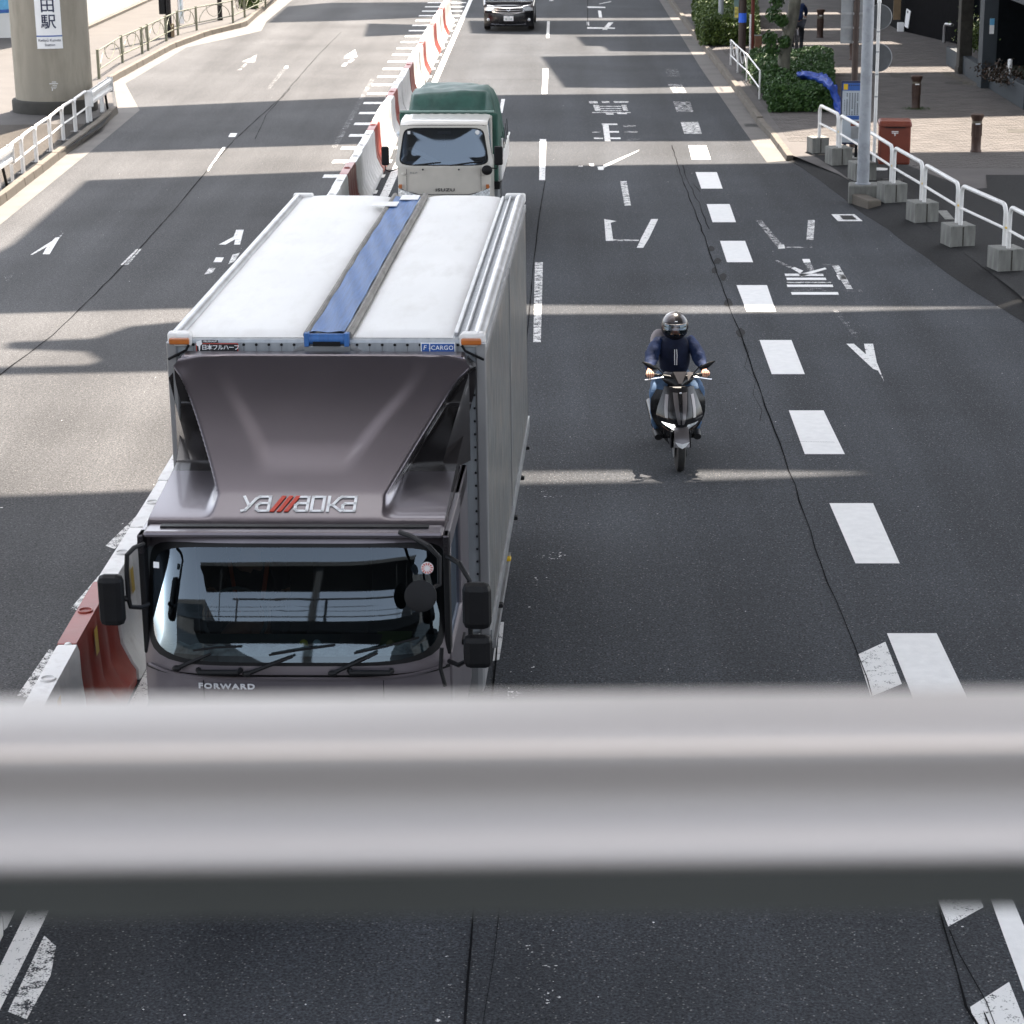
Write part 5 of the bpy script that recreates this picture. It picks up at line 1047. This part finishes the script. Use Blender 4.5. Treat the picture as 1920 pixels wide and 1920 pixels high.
# brown pole with a sign panel seen from the back
bp_ = GY(1602,150,49.2); t = thing('sign_pole', 'dark brown sign pole with a grey sign panel seen from behind above the timetable', 'sign pole', (bp_.x, 49.2, .12), 0)
ob('pole', M().tube([(0,0,0),(0,0,6.0)], .07, 12), POLEB, t, smooth=True)
ob('panel', M().box(-.32,.28,.08,.10,2.22,4.4), STEEL, t); 
for z in (2.24,2.54,2.84,3.14,3.5): ob('panel_rib', M().box(-.30,.26,.05,.08,z,z+.04), ALU, t); ob('clamp', M().tube([(-.075,-.02,z+.02),(.075,-.02,z+.02)], .03, 8), ALU, t)
tp = GY(1638,318,46.0); t = thing('sign_post', 'thin white post carrying two round road signs seen from behind', 'sign post', (tp.x, 46.0, .12), 0)
ob('post', M().tube([(0,0,0),(0,0,3.35)], .036, 10), WHT, t, smooth=True); ob('post_cap', M().lathe([(.045,3.33),(.045,3.38),(.02,3.40)], 12), WHT, t)
ob('base_plate', M().lathe([(.16,0),(.16,.025),(.12,.03)], 18, (.1,-.2,0)), WHT, t, smooth=True)
for z, r in ((3.05,.25),(2.24,.28)):
    ob('round_sign', M().lathe([(r,-.004),(r,.004)], 32, (0,0,0), Matrix.Translation((.02,.055,z)) @ Matrix.Rotation(R_(90),4,'X')), mat('sign_back', (.10,.105,.11), .5, .4), t); ob('sign_rim', M().tube([(.02+r*math.cos(a*math.pi/16),.055,z+r*math.sin(a*math.pi/16)) for a in range(33)], .008, 5), STEEL, t)
for z in (2.75,2.35,1.9,1.45): ob('post_band', M().lathe([(.039,z),(.039,z+.03)], 10), STEEL, t)
# bollards
def bollard(px, py, lab, hh=.82, r=.105):
    p = G(px, py, .12); t = thing('bollard', lab, 'bollard', (p.x, p.y+.1, .12), 0, 'brown iron bollards on the right pavement')
    ob('post', M().lathe([(r*1.15,0),(r*1.15,.03),(r,.05),(r,.30),(r*1.02,.31),(r,.33),(r,hh-.16),(r*1.08,hh-.13),(r*1.35,hh-.06),(r*1.38,hh-.015),(r*1.2,hh),(.01,hh+.008)], 20), BOLL, t, smooth=True)
    fl_ = M()
    for k in range(10): a = k*math.pi/5; fl_.tube([(r*1.0*math.cos(a),r*1.0*math.sin(a),.34),(r*1.0*math.cos(a),r*1.0*math.sin(a),.60)], .012, 4)
    ob('fluting', fl_, BOLL, t); ob('band', M().lathe([(r*1.03,.62),(r*1.03,.70)], 18), mat('bollard_band', (.10,.085,.06), .5), t, smooth=True)
    ob('reflector_strip', M().box(-.05,.05,-r-.008,-r,hh-.22,hh-.195), SIGNW, t)
    return t
bollard(1831,286,'dark bollard standing in the sunlit strip near the right edge'); bollard(1718,205,'brown bollard with mossy foot behind the red post box'); bollard(1600,113,'brown bollard standing behind the brown sign pole')
bollard(1538,71,'brown bollard to the right of the cyclist', .92)
gp = M(); pp = G(1718,205,.12)
for k in range(260):
    a = random.uniform(0,6.28); r = .10+random.random()**1.5*.28; x, y = pp.x+r*math.cos(a), pp.y+.1+r*math.sin(a); h_ = random.uniform(.02,.06); q = random.uniform(0,6.28)
    gp.add([(x-.006*math.cos(q),y-.006*math.sin(q),.12),(x+.006*math.cos(q),y+.006*math.sin(q),.12),(x+random.uniform(-.02,.02),y+random.uniform(-.02,.02),.12+h_)], [(0,1,2)])
ob('grass', gp, LEAF, kind='stuff')
# hedges
def leaves(poly_fn, n, s0=.03, s1=.06):
    m = M()
    for k in range(n):
        p, nrm = poly_fn(); s_ = random.uniform(s0, s1); a = Vector((random.gauss(0,1),random.gauss(0,1),random.gauss(0,1))).normalized(); b = a.orthogonal().normalized(); c = a.cross(b)
        m.add([p-b*s_, p+c*s_*.45, p+b*s_, p-c*s_*.45], [(0,1,2,3)])
    return m
def hedge(name, label, quad, z0, z1, n, lm, cat='hedge'):
    """quad: 4 ground points (near-left, near-right, far-right, far-left)"""
    t = thing(name, label, cat, (0,0,0)); A,B,C_,D = quad
    def pt(u, v): return (A*(1-u)+B*u)*(1-v)+(D*(1-u)+C_*u)*v
    def f():
        r = random.random(); u, v, w = random.random(), random.random(), random.random()
        if r < .45: w = 1-.12*random.random()
        elif r < .75: v = .05*random.random()
        elif r < .9: u = .04*random.random()
        else: u = 1-.04*random.random()
        p = pt(u, v); bump_ = .17*noise.noise((p.x*1.8, p.y*1.8, w*3))+.04*noise.noise((p.x*6,p.y*6,w*8))
        k_ = 1-.06*(w**3)
        q = pt(.5+(u-.5)*k_, .5+(v-.5)*k_)
        return Vector((q.x+bump_*.6, q.y+bump_*.6, z0+(z1-z0)*w+bump_*(w > .6))), None
    ob('foliage', leaves(f, n), lm, t, kind='stuff')
    q = [pt(.09,.05), pt(.91,.05), pt(.91,.97), pt(.09,.97)]
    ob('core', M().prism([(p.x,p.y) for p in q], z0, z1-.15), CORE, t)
    return t
hq = [G(1444,212,.12), G(1566,210,.12), G(1560,128,.12), G(1402,128,.12)]
hedge('clipped_hedge', 'dark green clipped hedge with the blue net lying over its corner', hq, .15, .74, 26000, LEAF)
hq2 = [G(1313,88,.12), G(1424,86,.12), G(1418,28,.12), G(1297,30,.12)]
hedge('clipped_hedge', 'pale green tall hedge behind the grey pole at the top of the right pavement', hq2, .15, 1.05, 20000, LEAF2)
hq4 = [G(1300,20,.12), G(1400,20,.12), G(1380,-40,.12), G(1290,-40,.12)]
hedge('clipped_hedge', 'sunlit hedge at the very top edge beside the grey pole', hq4, .15, .9, 5000, LEAF2)
# branch bits poking out of the hedge by the little fence
tt = thing('shrub', 'loose leafy shrub growing through the low fence beside the clipped hedge', 'shrub', (0,0,0))
sp = G(1425,150,.12)
def fsh():
    a = random.uniform(0,6.28); r = .55*random.random()**.5
    return Vector((sp.x+r*math.cos(a)*.7, sp.y+3.0*(random.random()-.5)+r*math.sin(a), .15+.5*random.random()*(1-r*.6))), None
ob('foliage', leaves(fsh, 3500), LEAF, tt, kind='stuff'); ob('stem', M().tube([(sp.x,sp.y,.12),(sp.x+.05,sp.y,.5)], .015, 6), BARK, tt)
# blue net
pts = [G(1503,138,.86), G(1518,141,.86), G(1535,146,.84), G(1550,153,.82), G(1561,165,.74), G(1568,182,.52), G(1573,200,.30), G(1577,212,.17), G(1581,216,.14)]
t = thing('blue_net', 'blue plastic net draped over the corner of the clipped hedge', 'net', (0,0,0))
def netf(u, v):
    k = v*(len(pts)-1); i = min(int(k), len(pts)-2); f = k-i; c = pts[i]*(1-f)+pts[i+1]*f
    w_ = .36*sm(v,-.02,.1)*(1-sm(v,.12,.45)*.70)+.05*sm(v,.7,1); a = 2*math.pi*u
    n_ = .09*noise.noise((c.x*9+math.cos(a)*2, c.y*5, c.z*9+math.sin(a)*2))
    return (c.x+(w_+n_)*math.cos(a)*.8, c.y+(w_)*math.cos(a+1.2)*.7, c.z+(.09+n_)*math.sin(a)+.03*noise.noise((v*14,u*5,3)))
ob('net', M().grid(netf, 28, 60), NET, t, smooth='all')
# tree by the cyclist
tb = G(1466,176,.12); t = thing('street_tree', 'pale barked street tree trunk with leafy tufts rising from the clipped hedge', 'tree', (tb.x, tb.y, .12), 0)
tr_pts = [(0,0,0),(.03,.05,.5),(.05,.1,1.0),(.14,.1,1.5),(.26,.15,2.0),(.34,.2,2.6),(.40,.2,4.0),(.3,.2,6.0)]
ob('trunk', M().tube([(x,y,z) for x,y,z in tr_pts], [.20,.165,.155,.15,.16,.15,.13,.1], 14), BARK, t, smooth=True)
for i, q in enumerate([[(.0,0,1.0),(-.22,-.1,1.25),(-.32,-.1,1.4)],[(.1,0,1.5),(-.15,-.1,1.9),(-.22,-.1,2.2)],[(.0,0,.6),(-.25,-.1,.75)],[(.4,.2,4.0),(1.4,.6,5.6)],[(.4,.2,4.2),(-.6,1.2,6.0)]]): ob('limb', M().tube(q, .04, 6), BARK, t)
tf = [(-.30,-.15,1.15,.22),(-.36,-.15,1.45,.20),(-.26,-.15,2.05,.22),(-.20,-.2,2.4,.20),(-.24,-.15,.62,.17),(.02,-.18,1.35,.17),(-.05,-.2,1.9,.16)]
def ftuft():
    c = random.choice(tf); a = Vector((random.gauss(0,1),random.gauss(0,1),random.gauss(0,1))).normalized()*c[3]*random.random()**.4; return Vector(c[:3])+a, None
ob('foliage', leaves(ftuft, 2600, .03, .065), LEAF, t, kind='stuff')
def fcr():
    a = Vector((random.gauss(0,1),random.gauss(0,1),random.gauss(0,.6))).normalized()*random.random()**.4
    return Vector((.5+a.x*2.3, .8+a.y*2.3, 6.6+a.z*1.8)), None
ob('crown', leaves(fcr, 5000, .06, .12), LEAF, t, kind='stuff')
# poles at the top of the right pavement
def gpole(name, label, cat, px, py, r, h, m_, z=.12):
    p = G(px, py, z); t = thing(name, label, cat, (p.x, p.y, z), 0); ob('pole', M().tube([(0,0,0),(0,0,h)], r, 14), m_, t, smooth=True); return t
t = gpole('utility_pole', 'grey steel pole standing in front of the pale hedge', 'pole', 1351, 82, .085, 8, POLE); ob('base_flange', M().lathe([(.14,0),(.14,.03)], 14), STEEL, t)
t = gpole('utility_pole', 'dark brown pole with a blue band beside the low pale fence', 'pole', 1391, 105, .115, 8, POLEB); ob('blue_band', M().lathe([(.12,1.0),(.12,1.28)], 14), mat('bright_blue_band', (.03,.14,.75), .5), t); ob('flag_poster', M().box(-.26,-.12,-.02,.0,1.12,1.9), mat('flag_green', (.14,.22,.21), .6), t); ob('flag_print', M().box(-.245,-.13,-.025,-.021,1.14,1.46), mat('flag_yellow', (.5,.42,.1), .6, var=.6, scale=10), t)
t = gpole('utility_pole', 'dark red pole behind the low fence post', 'pole', 1410, 104, .055, 7, POLER)
t = gpole('marker_post', 'thin pale post beside the dark red pole', 'post', 1406, 106, .03, 1.25, WHT)
p = G(1421,106,.12); t = thing('wooden_post', 'square brown wooden post beside the dark red pole', 'post', (p.x,p.y,.12), 0); ob('post', M().box(-.10,.10,-.10,.10,0,.62), mat('brown_wood', (.14,.065,.035), .7, var=.3), t, bevel=.01); ob('post_cap', M().box(-.11,.11,-.11,.11,.62,.64), CONC, t)
# low fence with curved bars, right
def arch_panel(a, b, h0, h1, mt, t, arch=True):
    d = b-a; L_ = d.length; e = d.normalized()
    for z in (h0, h1): ob('rail', M().tube([a+Vector((0,0,z)), b+Vector((0,0,z))], .020, 6), mt, t)
    if arch:
        n_ = 12; H2 = h1-h0
        ob('arch_bar', M().tube([a+e*(L_*(.5+.42*math.cos(math.pi*i/n_)))+Vector((0,0,h0+H2*math.sin(math.pi*i/n_)*.96)) for i in range(n_+1)], .012, 5), mt, t)
        ob('arch_bar', M().tube([a+e*(L_*(.5+.22*math.cos(math.pi*i/n_)))+Vector((0,0,h1-H2*math.sin(math.pi*i/n_)*.8)) for i in range(n_+1)], .010, 5), mt, t)
t = thing('low_fence', 'short pale fence with curved bars beside the brown pole and the hedge', 'fence', (0,0,0))
q = [G(1370,122,.12), G(1383,136,.12), G(1400,152,.12), G(1424,186,.12)]
for i, a in enumerate(q): ob('post', M().tube([a, a+Vector((0,0,.74))], .026, 8), WHT, t)
for a, b in zip(q, q[1:]): arch_panel(a, b, .28, .72, WHT, t, arch=(b-q[3]).length > .1)
# buildings on the right
t = thing('shop_building', 'black shop front behind the pavement with a white notice and a bent pipe', 'building', (0,0,0))
A_ = G(1686,57,.12); B_ = G(1800,84,.12); C2 = Vector((A_.x-.3, A_.y+14, .12))
def wallq(a, b, z0, z1, th, m_, name, par):
    d = (b-a); d.z = 0; e = d.normalized(); n_ = Vector((-e.y, e.x, 0))*th
    return ob(name, M().prism([(a.x,a.y),(b.x,b.y),(b.x+n_.x,b.y+n_.y),(a.x+n_.x,a.y+n_.y)], z0, z1), m_, par)
wallq(A_, B_, .12, 7, .3, BWALL, 'front_wall', t); wallq(C2, A_+Vector((0,.0,0)), .12, 7, .3, BWALL, 'side_wall', t)
wallq(B_+Vector((.02,0,0)), B_+Vector((6,-1,0)), .12, 7, .3, GWALL2, 'side_wall', t)
e = (B_-A_).normalized(); n_ = Vector((e.y,-e.x,0))
def onw(s0, z, o_=.03): v = A_+e*s0+n_*o_; return Vector((v.x, v.y, z))
q = [onw(.52,.30), onw(.86,.26), onw(1.02,.84), onw(.66,.90)]; ob('notice', M().add(q+[p_+n_*-.02 for p_ in q], [(0,1,2,3),(7,6,5,4)]), SIGNW, t)
ob('notice_mark', M().lathe([(.045,0),(.045,.002)], 14, (0,0,0), Matrix.Translation(onw(.80,.80,.034)) @ n_.to_track_quat('Z','Y').to_matrix().to_4x4()), INK, t)
pt0 = GY(1788,46,73.2); 
ob('bent_pipe', M().tube([B_+n_*.25-e*.1+Vector((0,0,.62)), B_+n_*.25-e*.60+Vector((0,0,.60)), B_+n_*.25-e*.70+Vector((0,0,.52)), B_+n_*.25-e*.72+Vector((0,0,.02))], .055, 10), ALU, t, smooth=True)
ob('awning_light', M().box(A_.x+1.2,A_.x+1.5,A_.y-.7,A_.y-.66,1.1,1.18), mat('dim_orange', (.12,.035,.01), .6), t)
ob('tan_panel', M().box(A_.x-.26,A_.x-.02,A_.y-.3,A_.y-.25,.50,5.5), TAN, t); ob('crate_stack', M().box(A_.x-.12,A_.x+.08,A_.y-.5,A_.y-.3,.12,.42), SIGNW, t)
t = thing('stone_pillar', 'dark brown stone pillar at the corner of the pavement beside the slate column', 'pillar', (GY(1806,138,63.8).x, 63.9, .12), R_(4)); ob('shaft', M().box(-.16,.2,-.16,.16,0,7), BRST, t, bevel=.02); ob('pillar_foot', M().box(-.19,.23,-.19,.19,0,.2), BRST, t, bevel=.02)
t = thing('slate_building', 'slate grey building with a column and low planter wall at the right edge', 'building', (0,0,0))
pc = GY(1848,150,60.5); px_ = pc.x
ob('column', M().box(px_-.18,px_+.20,60.2,60.8,.12,8), GWALL, t, bevel=.01); ob('column_notice', M().box(px_-.02,px_+.10,60.185,60.198,1.55,1.95), SIGNW, t); ob('column_notice', M().box(px_-.02,px_+.10,60.180,60.184,1.78,1.95), SKYB, t)
ob('planter_wall', M().box(px_+.03,px_+.30,55.6,60.2,.12,.70), GWALL, t, bevel=.012); ob('planter_wall', M().box(px_+.30,px_+6,55.6,55.85,.12,.70), GWALL, t, bevel=.012)
ob('side_panel', M().box(px_-.05,px_+.2,60.8,66.5,.12,.62), GWALL, t); ob('rear_wall', M().box(px_+1.9,px_+2.2,50,75,.12,8), GWALL2, t); ob('rear_wall', M().box(px_+.2,px_+2,62.3,62.5,.12,8), GWALL2, t)
ob('planter_soil', M().box(px_+.30,px_+1.9,55.85,62.3,.12,.5), CORE, t); ob('fascia', M().box(px_+.2,px_+8,54.5,60.4,2.55,2.9), GWALL, t)
gl_ = ob('garden_lamp', M().lathe([(.02,.5),(.02,.85),(.06,.86),(.06,1.08),(.02,1.1)], 12, (GY(1895,98,58.2).x,58.2,0)), SIGNW, t)
def fpl(c, s_): return lambda: (Vector((c[0]+random.gauss(0,s_[0]), c[1]+random.gauss(0,s_[1]), c[2]+abs(random.gauss(0,s_[2])))), None)
t = thing('planter_shrub', 'reddish shrub growing behind the low slate planter wall', 'shrub', (0,0,0)); c = GY(1882,118,58.5); ob('foliage', leaves(fpl((c.x,58.5,.55),(.25,.8,.15)), 1500), leafmat('red_leaves', (.012,.012,.006), (.05,.022,.01)), t, kind='stuff'); ob('stem', M().tube([(c.x,58.5,.4),(c.x,58.5,.8)], .015, 5), BARK, t)
t = thing('planter_shrub', 'bright green shrub between the brown pillar and the slate column', 'shrub', (0,0,0)); c = GY(1822,90,65); ob('foliage', leaves(fpl((c.x,65,.75),(.13,.7,.3)), 2200), LEAF2, t, kind='stuff'); ob('stem', M().tube([(c.x,65,.12),(c.x,65,.9)], .015, 5), BARK, t)
# strips of grass and litter at walls
lw = M()
for k in range(900):
    y = random.uniform(60.8,64.2); x = px_-.45+random.gauss(0,.12)+(64-y)*.05; q = random.uniform(0,6.28); s_ = random.uniform(.01,.035)
    lw.add([(x,y,.125),(x+s_*math.cos(q),y+s_*math.sin(q),.125+random.uniform(0,.02)),(x-s_*math.sin(q)*.5,y+s_*math.cos(q)*.5,.128)], [(0,1,2)])
ob('leaf_litter', lw, leafmat('litter', (.12,.10,.05), (.3,.27,.18)), kind='stuff')
# ------------------------------------------------------------------ left side
cc = (-12.33, 56.15)
t = thing('concrete_pier', 'round beige concrete pier carrying the station name sign at upper left', 'pier', (cc[0], cc[1], .12), 0)
ob('shaft', M().lathe([(.93,.30),(.93,4.0),(.93,19.6)], 72), PIER, t, smooth=True); ob('pier_base', M().lathe([(1.03,0),(1.03,.27),(1.0,.31),(.9,.315)], 64), PIERB, t, smooth=True)
def cyl(xa, z0, r=.935):
    def fn(u, v, w=0):
        a = xa+u/.93; rr = r+w; return (rr*math.sin(a), -rr*math.cos(a), z0-.12+v)
    return fn
xa = math.asin((-12.15-cc[0])/.93); cs = cyl(xa, 0)
def cpl(u0,u1,z0,z1,w): return M().grid(lambda u,v: cyl(xa, 0)(u0+(u1-u0)*u, z0+(z1-z0)*v, w), 12, 2)
ob('station_sign', cpl(-.30,.30,1.70,5.2,.012), SIGNW, t); ob('sign_blue_line', cpl(-.30,.30,1.985,2.015,.016), SIGNB, t)
def ctx(z): return lambda u,v,w: cyl(xa, 0)(u, z+v, .017+w)
for c_, z_ in (('駅',2.32),('田',2.70),('蒲',3.08)): txt(c_, .36, SIGNN, t, ctx(z_), bold=.010, ext=.002)
txt('Keikyū Kamata', .085, SIGNN, t, ctx(1.90), bold=.0, ext=.002); txt('Station', .085, SIGNN, t, ctx(1.79), bold=.0, ext=.002)
wh = M()
for (u0,u1,z0,z1) in [(.16,.26,.90,.915),(.10,.30,.86,.875),(.17,.27,.82,.83),(.13,.27,.78,.79),(.15,.17,.70,.76),(.18,.24,.75,.76)]: wh.grid(lambda u,v: cyl(0, 0)(u0+(u1-u0)*u, z0+(z1-z0)*v, .004), 4, 1)
ob('chalk_mark', wh, SIGNW, t)
# tubular fence on the left
FPp = [G(24,343,.125), G(45,325,.125), G(70,304,.125), G(97,284,.125), G(120,263,.125), G(143,247,.125), G(166,229,.125)]
nm = ['white tubular guard rail nearest the left edge, beside the white beam end','second white tubular guard rail from the left edge','third white tubular guard rail from the left edge','white tubular guard rail in front of the pier base, left half','white tubular guard rail in front of the pier base, right half','leaning white tubular guard rail next to the white beam by the pier']
for i in range(6):
    a, b = FPp[i], FPp[i+1]; d = b-a; d.z = 0; e = d.normalized(); t = thing('guard_rail', nm[i], 'guard rail', (a.x,a.y,.125), math.atan2(e.y,e.x), 'white tubular guard rails on the left')
    ln = d.length-.10
    ob('rail_hoop', pipe_rail(0, .74, ln, .034), WHT, t, smooth=True); ob('lower_bar', M().tube([(0,0,.36),(ln,0,.36)], .022, 8), WHT, t, smooth=True)
    ob('foot_plate', M().lathe([(.14,0),(.14,.015),(.05,.03)], 14), GUT, t, smooth=True)
def beam(label, a, b, nseg=1):
    d = b-a; d.z = 0; L_ = d.length; e = d.normalized(); t = thing('crash_barrier', label, 'crash barrier', (a.x,a.y,.125), math.atan2(e.y,e.x), 'white steel beam barriers on the left')
    pr = [(0,.42),(-.05,.46),(-.05,.52),(.0,.57),(-.0,.60),(-.05,.65),(-.05,.71),(0,.75)]
    ob('beam', M().grid(lambda u,v: (L_*u, pr[min(7,int(v*7+.5))][0]-.05, pr[min(7,int(v*7+.5))][1]), 4, 7), WHT, t); ob('beam_back', M().box(0,L_,.0,.02,.42,.75), WHT, t)
    ob('beam_end', M().box(-.02,.02,-.12,.03,.40,.77), WHT, t, bevel=.01); ob('beam_end', M().box(L_-.02,L_+.02,-.12,.03,.40,.77), WHT, t, bevel=.01)
    for k in range(2): ob('post', M().tube([(L_*(.15+.6*k),.06,0),(L_*(.15+.6*k),.06,.72)], .055, 10), WHT, t, smooth=True)
    ob('brace', M().tube([(L_*.9,.0,0),(L_*.8,.0,.5)], .03, 6), BLK, t)
beam('white steel crash barrier beam beside the pier base', G(168,232,.125), G(203,205,.125)+Vector((0,.2,0)))
beam('white steel crash barrier beam at the left edge of the picture', G(-50,395,.125), G(20,345,.125))
p = G(168,166,.12); t = thing('marker_post', 'thin yellow and black striped post beside the pier', 'post', (p.x-.1, 57.6, .12), R_(0))
for k in range(12): ob('stripe', M().tube([(0,0,.08*k),(0,0,.08*k+.08)], .022, 8), YEL if k % 2 else BLK, t)
p = G(3,352,.12); t = thing('marker_post', 'yellow and black striped post under the white beam at the left edge', 'post', (p.x-.15, p.y, .12), R_(0))
for k in range(6): ob('stripe', M().tube([(0,0,.08*k),(0,0,.08*k+.08)], .035, 8), YEL if k % 2 else BLK, t)
# pale green arched fence
AF = [G(*p,.125) for p in [(186,148),(230,118),(267,101),(278,95),(312,77),(334,66),(369,57),(437,43),(459,33),(498,14),(520,-6)]]
t = thing('arched_fence', 'pale green pedestrian fence with arched bars along the left kerb', 'fence', (0,0,0))
for i, a in enumerate(AF): ob('post', M().box(a.x-.035,a.x+.035,a.y-.035,a.y+.035,.125,.93), PALEF, t)
for a, b in zip(AF, AF[1:]): arch_panel(a, b, .25, .76, PALEF, t, arch=(b-a).length > .9)
# white wall and poster
t = thing('station_building', 'long white building wall behind the pier at upper left', 'building', (0,0,0))
W0, W1, W2 = Vector((-30,73.8,0)), Vector((-16.1,75.6,0)), Vector((-15.95,135,0))
wallq(W1, W0, .125, 9, -.3, WWALL, 'front_wall', t); wallq(W2, W1, .125, 9, -.3, WWALL, 'side_wall', t)
ob('wall_plinth', M().box(-16.0,-15.90,75.7,135,.12,.22), KERB, t)
pa = GY(-30,26,73.9); pb2 = GY(20,26,74.0)
t2 = thing('blue_poster', 'blue poster on the white wall at the top left corner', 'poster', (0,0,0)); ob('poster_sheet', M().add([(pa.x,73.62,pa.z),(pb2.x,74.45,pb2.z),(pb2.x,74.45,pb2.z+1.6),(pa.x,73.62,pa.z+1.6)], [(0,1,2,3)]), SKYB, t2)
ob('poster_band', M().add([(pa.x,73.60,pa.z+.02),(pb2.x,74.43,pb2.z+.02),(pb2.x,74.43,pb2.z+.12),(pa.x,73.60,pa.z+.12)], [(0,1,2,3)]), SIGNB, t2); txt('す', .34, SIGNW, t2, lambda u,v,w: (pb2.x-.22+u, 74.36-w, pb2.z+.32+v), bold=.02, ext=.002)
# poles, banner and shrubs on the left pavement
t = gpole('signal_pole', 'black pole with a control box beside the arched fence', 'pole', 318, 70, .10, 8, BLKG); ob('control_box', M().box(-.28,-.08,-.12,.1,.75,1.55), BLK, t, bevel=.02); ob('orange_sleeve', M().lathe([(.06,.02),(.06,.45)], 10, (.12,-.05,0)), TAN, t)
t = gpole('signal_pole', 'second black pole farther along the arched fence', 'pole', 413, 38, .085, 8, BLKG); ob('pole_collar', M().lathe([(.10,.0),(.10,.12)], 12), BLK, t)
p = G(341,47,.12); t = thing('banner', 'narrow white banner standing between the two black poles', 'banner', (p.x,p.y,.12), 0); ob('banner_cloth', M().box(-.09,.09,-.01,.01,.05,2.6), SIGNW, t); ob('banner_print', M().box(-.03,.03,-.014,-.011,.3,2.4), mat('banner_pale_print', (.45,.55,.6), .6, var=.5, scale=12), t); ob('banner_pole', M().tube([(-.10,0,0),(-.10,0,2.7)], .012, 6), STEEL, t)
hq3 = [G(452,16,.12), G(484,18,.12), G(500,-20,.12), G(440,-20,.12)]; hedge('clipped_hedge', 'small sunlit hedge at the end of the arched fence at the top', hq3, .15, .75, 4000, LEAF2)
# ------------------------------------------------------------------ buildings behind the camera (seen in the glass and paint)
OFF = mat('office_wall', (.10,.10,.10), .7, var=.3, scale=.4); OFG = mat('office_glass', (.03,.04,.05), .15)
for i, (x0,x1,y0,y1,h) in enumerate([(-40,-16,-60,-12,11),(16,40,-70,-12,13),(-40,-5,-120,-95,9),(-4,40,-130,-100,11)]):
    t = thing('office_building', ['office building on the left of the street behind the footbridge','office building on the right of the street behind the footbridge','distant office building closing the street at left behind the footbridge','distant office building closing the street at right behind the footbridge'][i], 'building', (0,0,0))
    ob('wall', M().box(x0,x1,y0,y1,0,h), OFF, t)
    for z in range(3, int(h)-1, 3): ob('window_band', M().box(x0+1,x1-1,y1+.01,y1+.06,z,z+1.5), OFG, t)
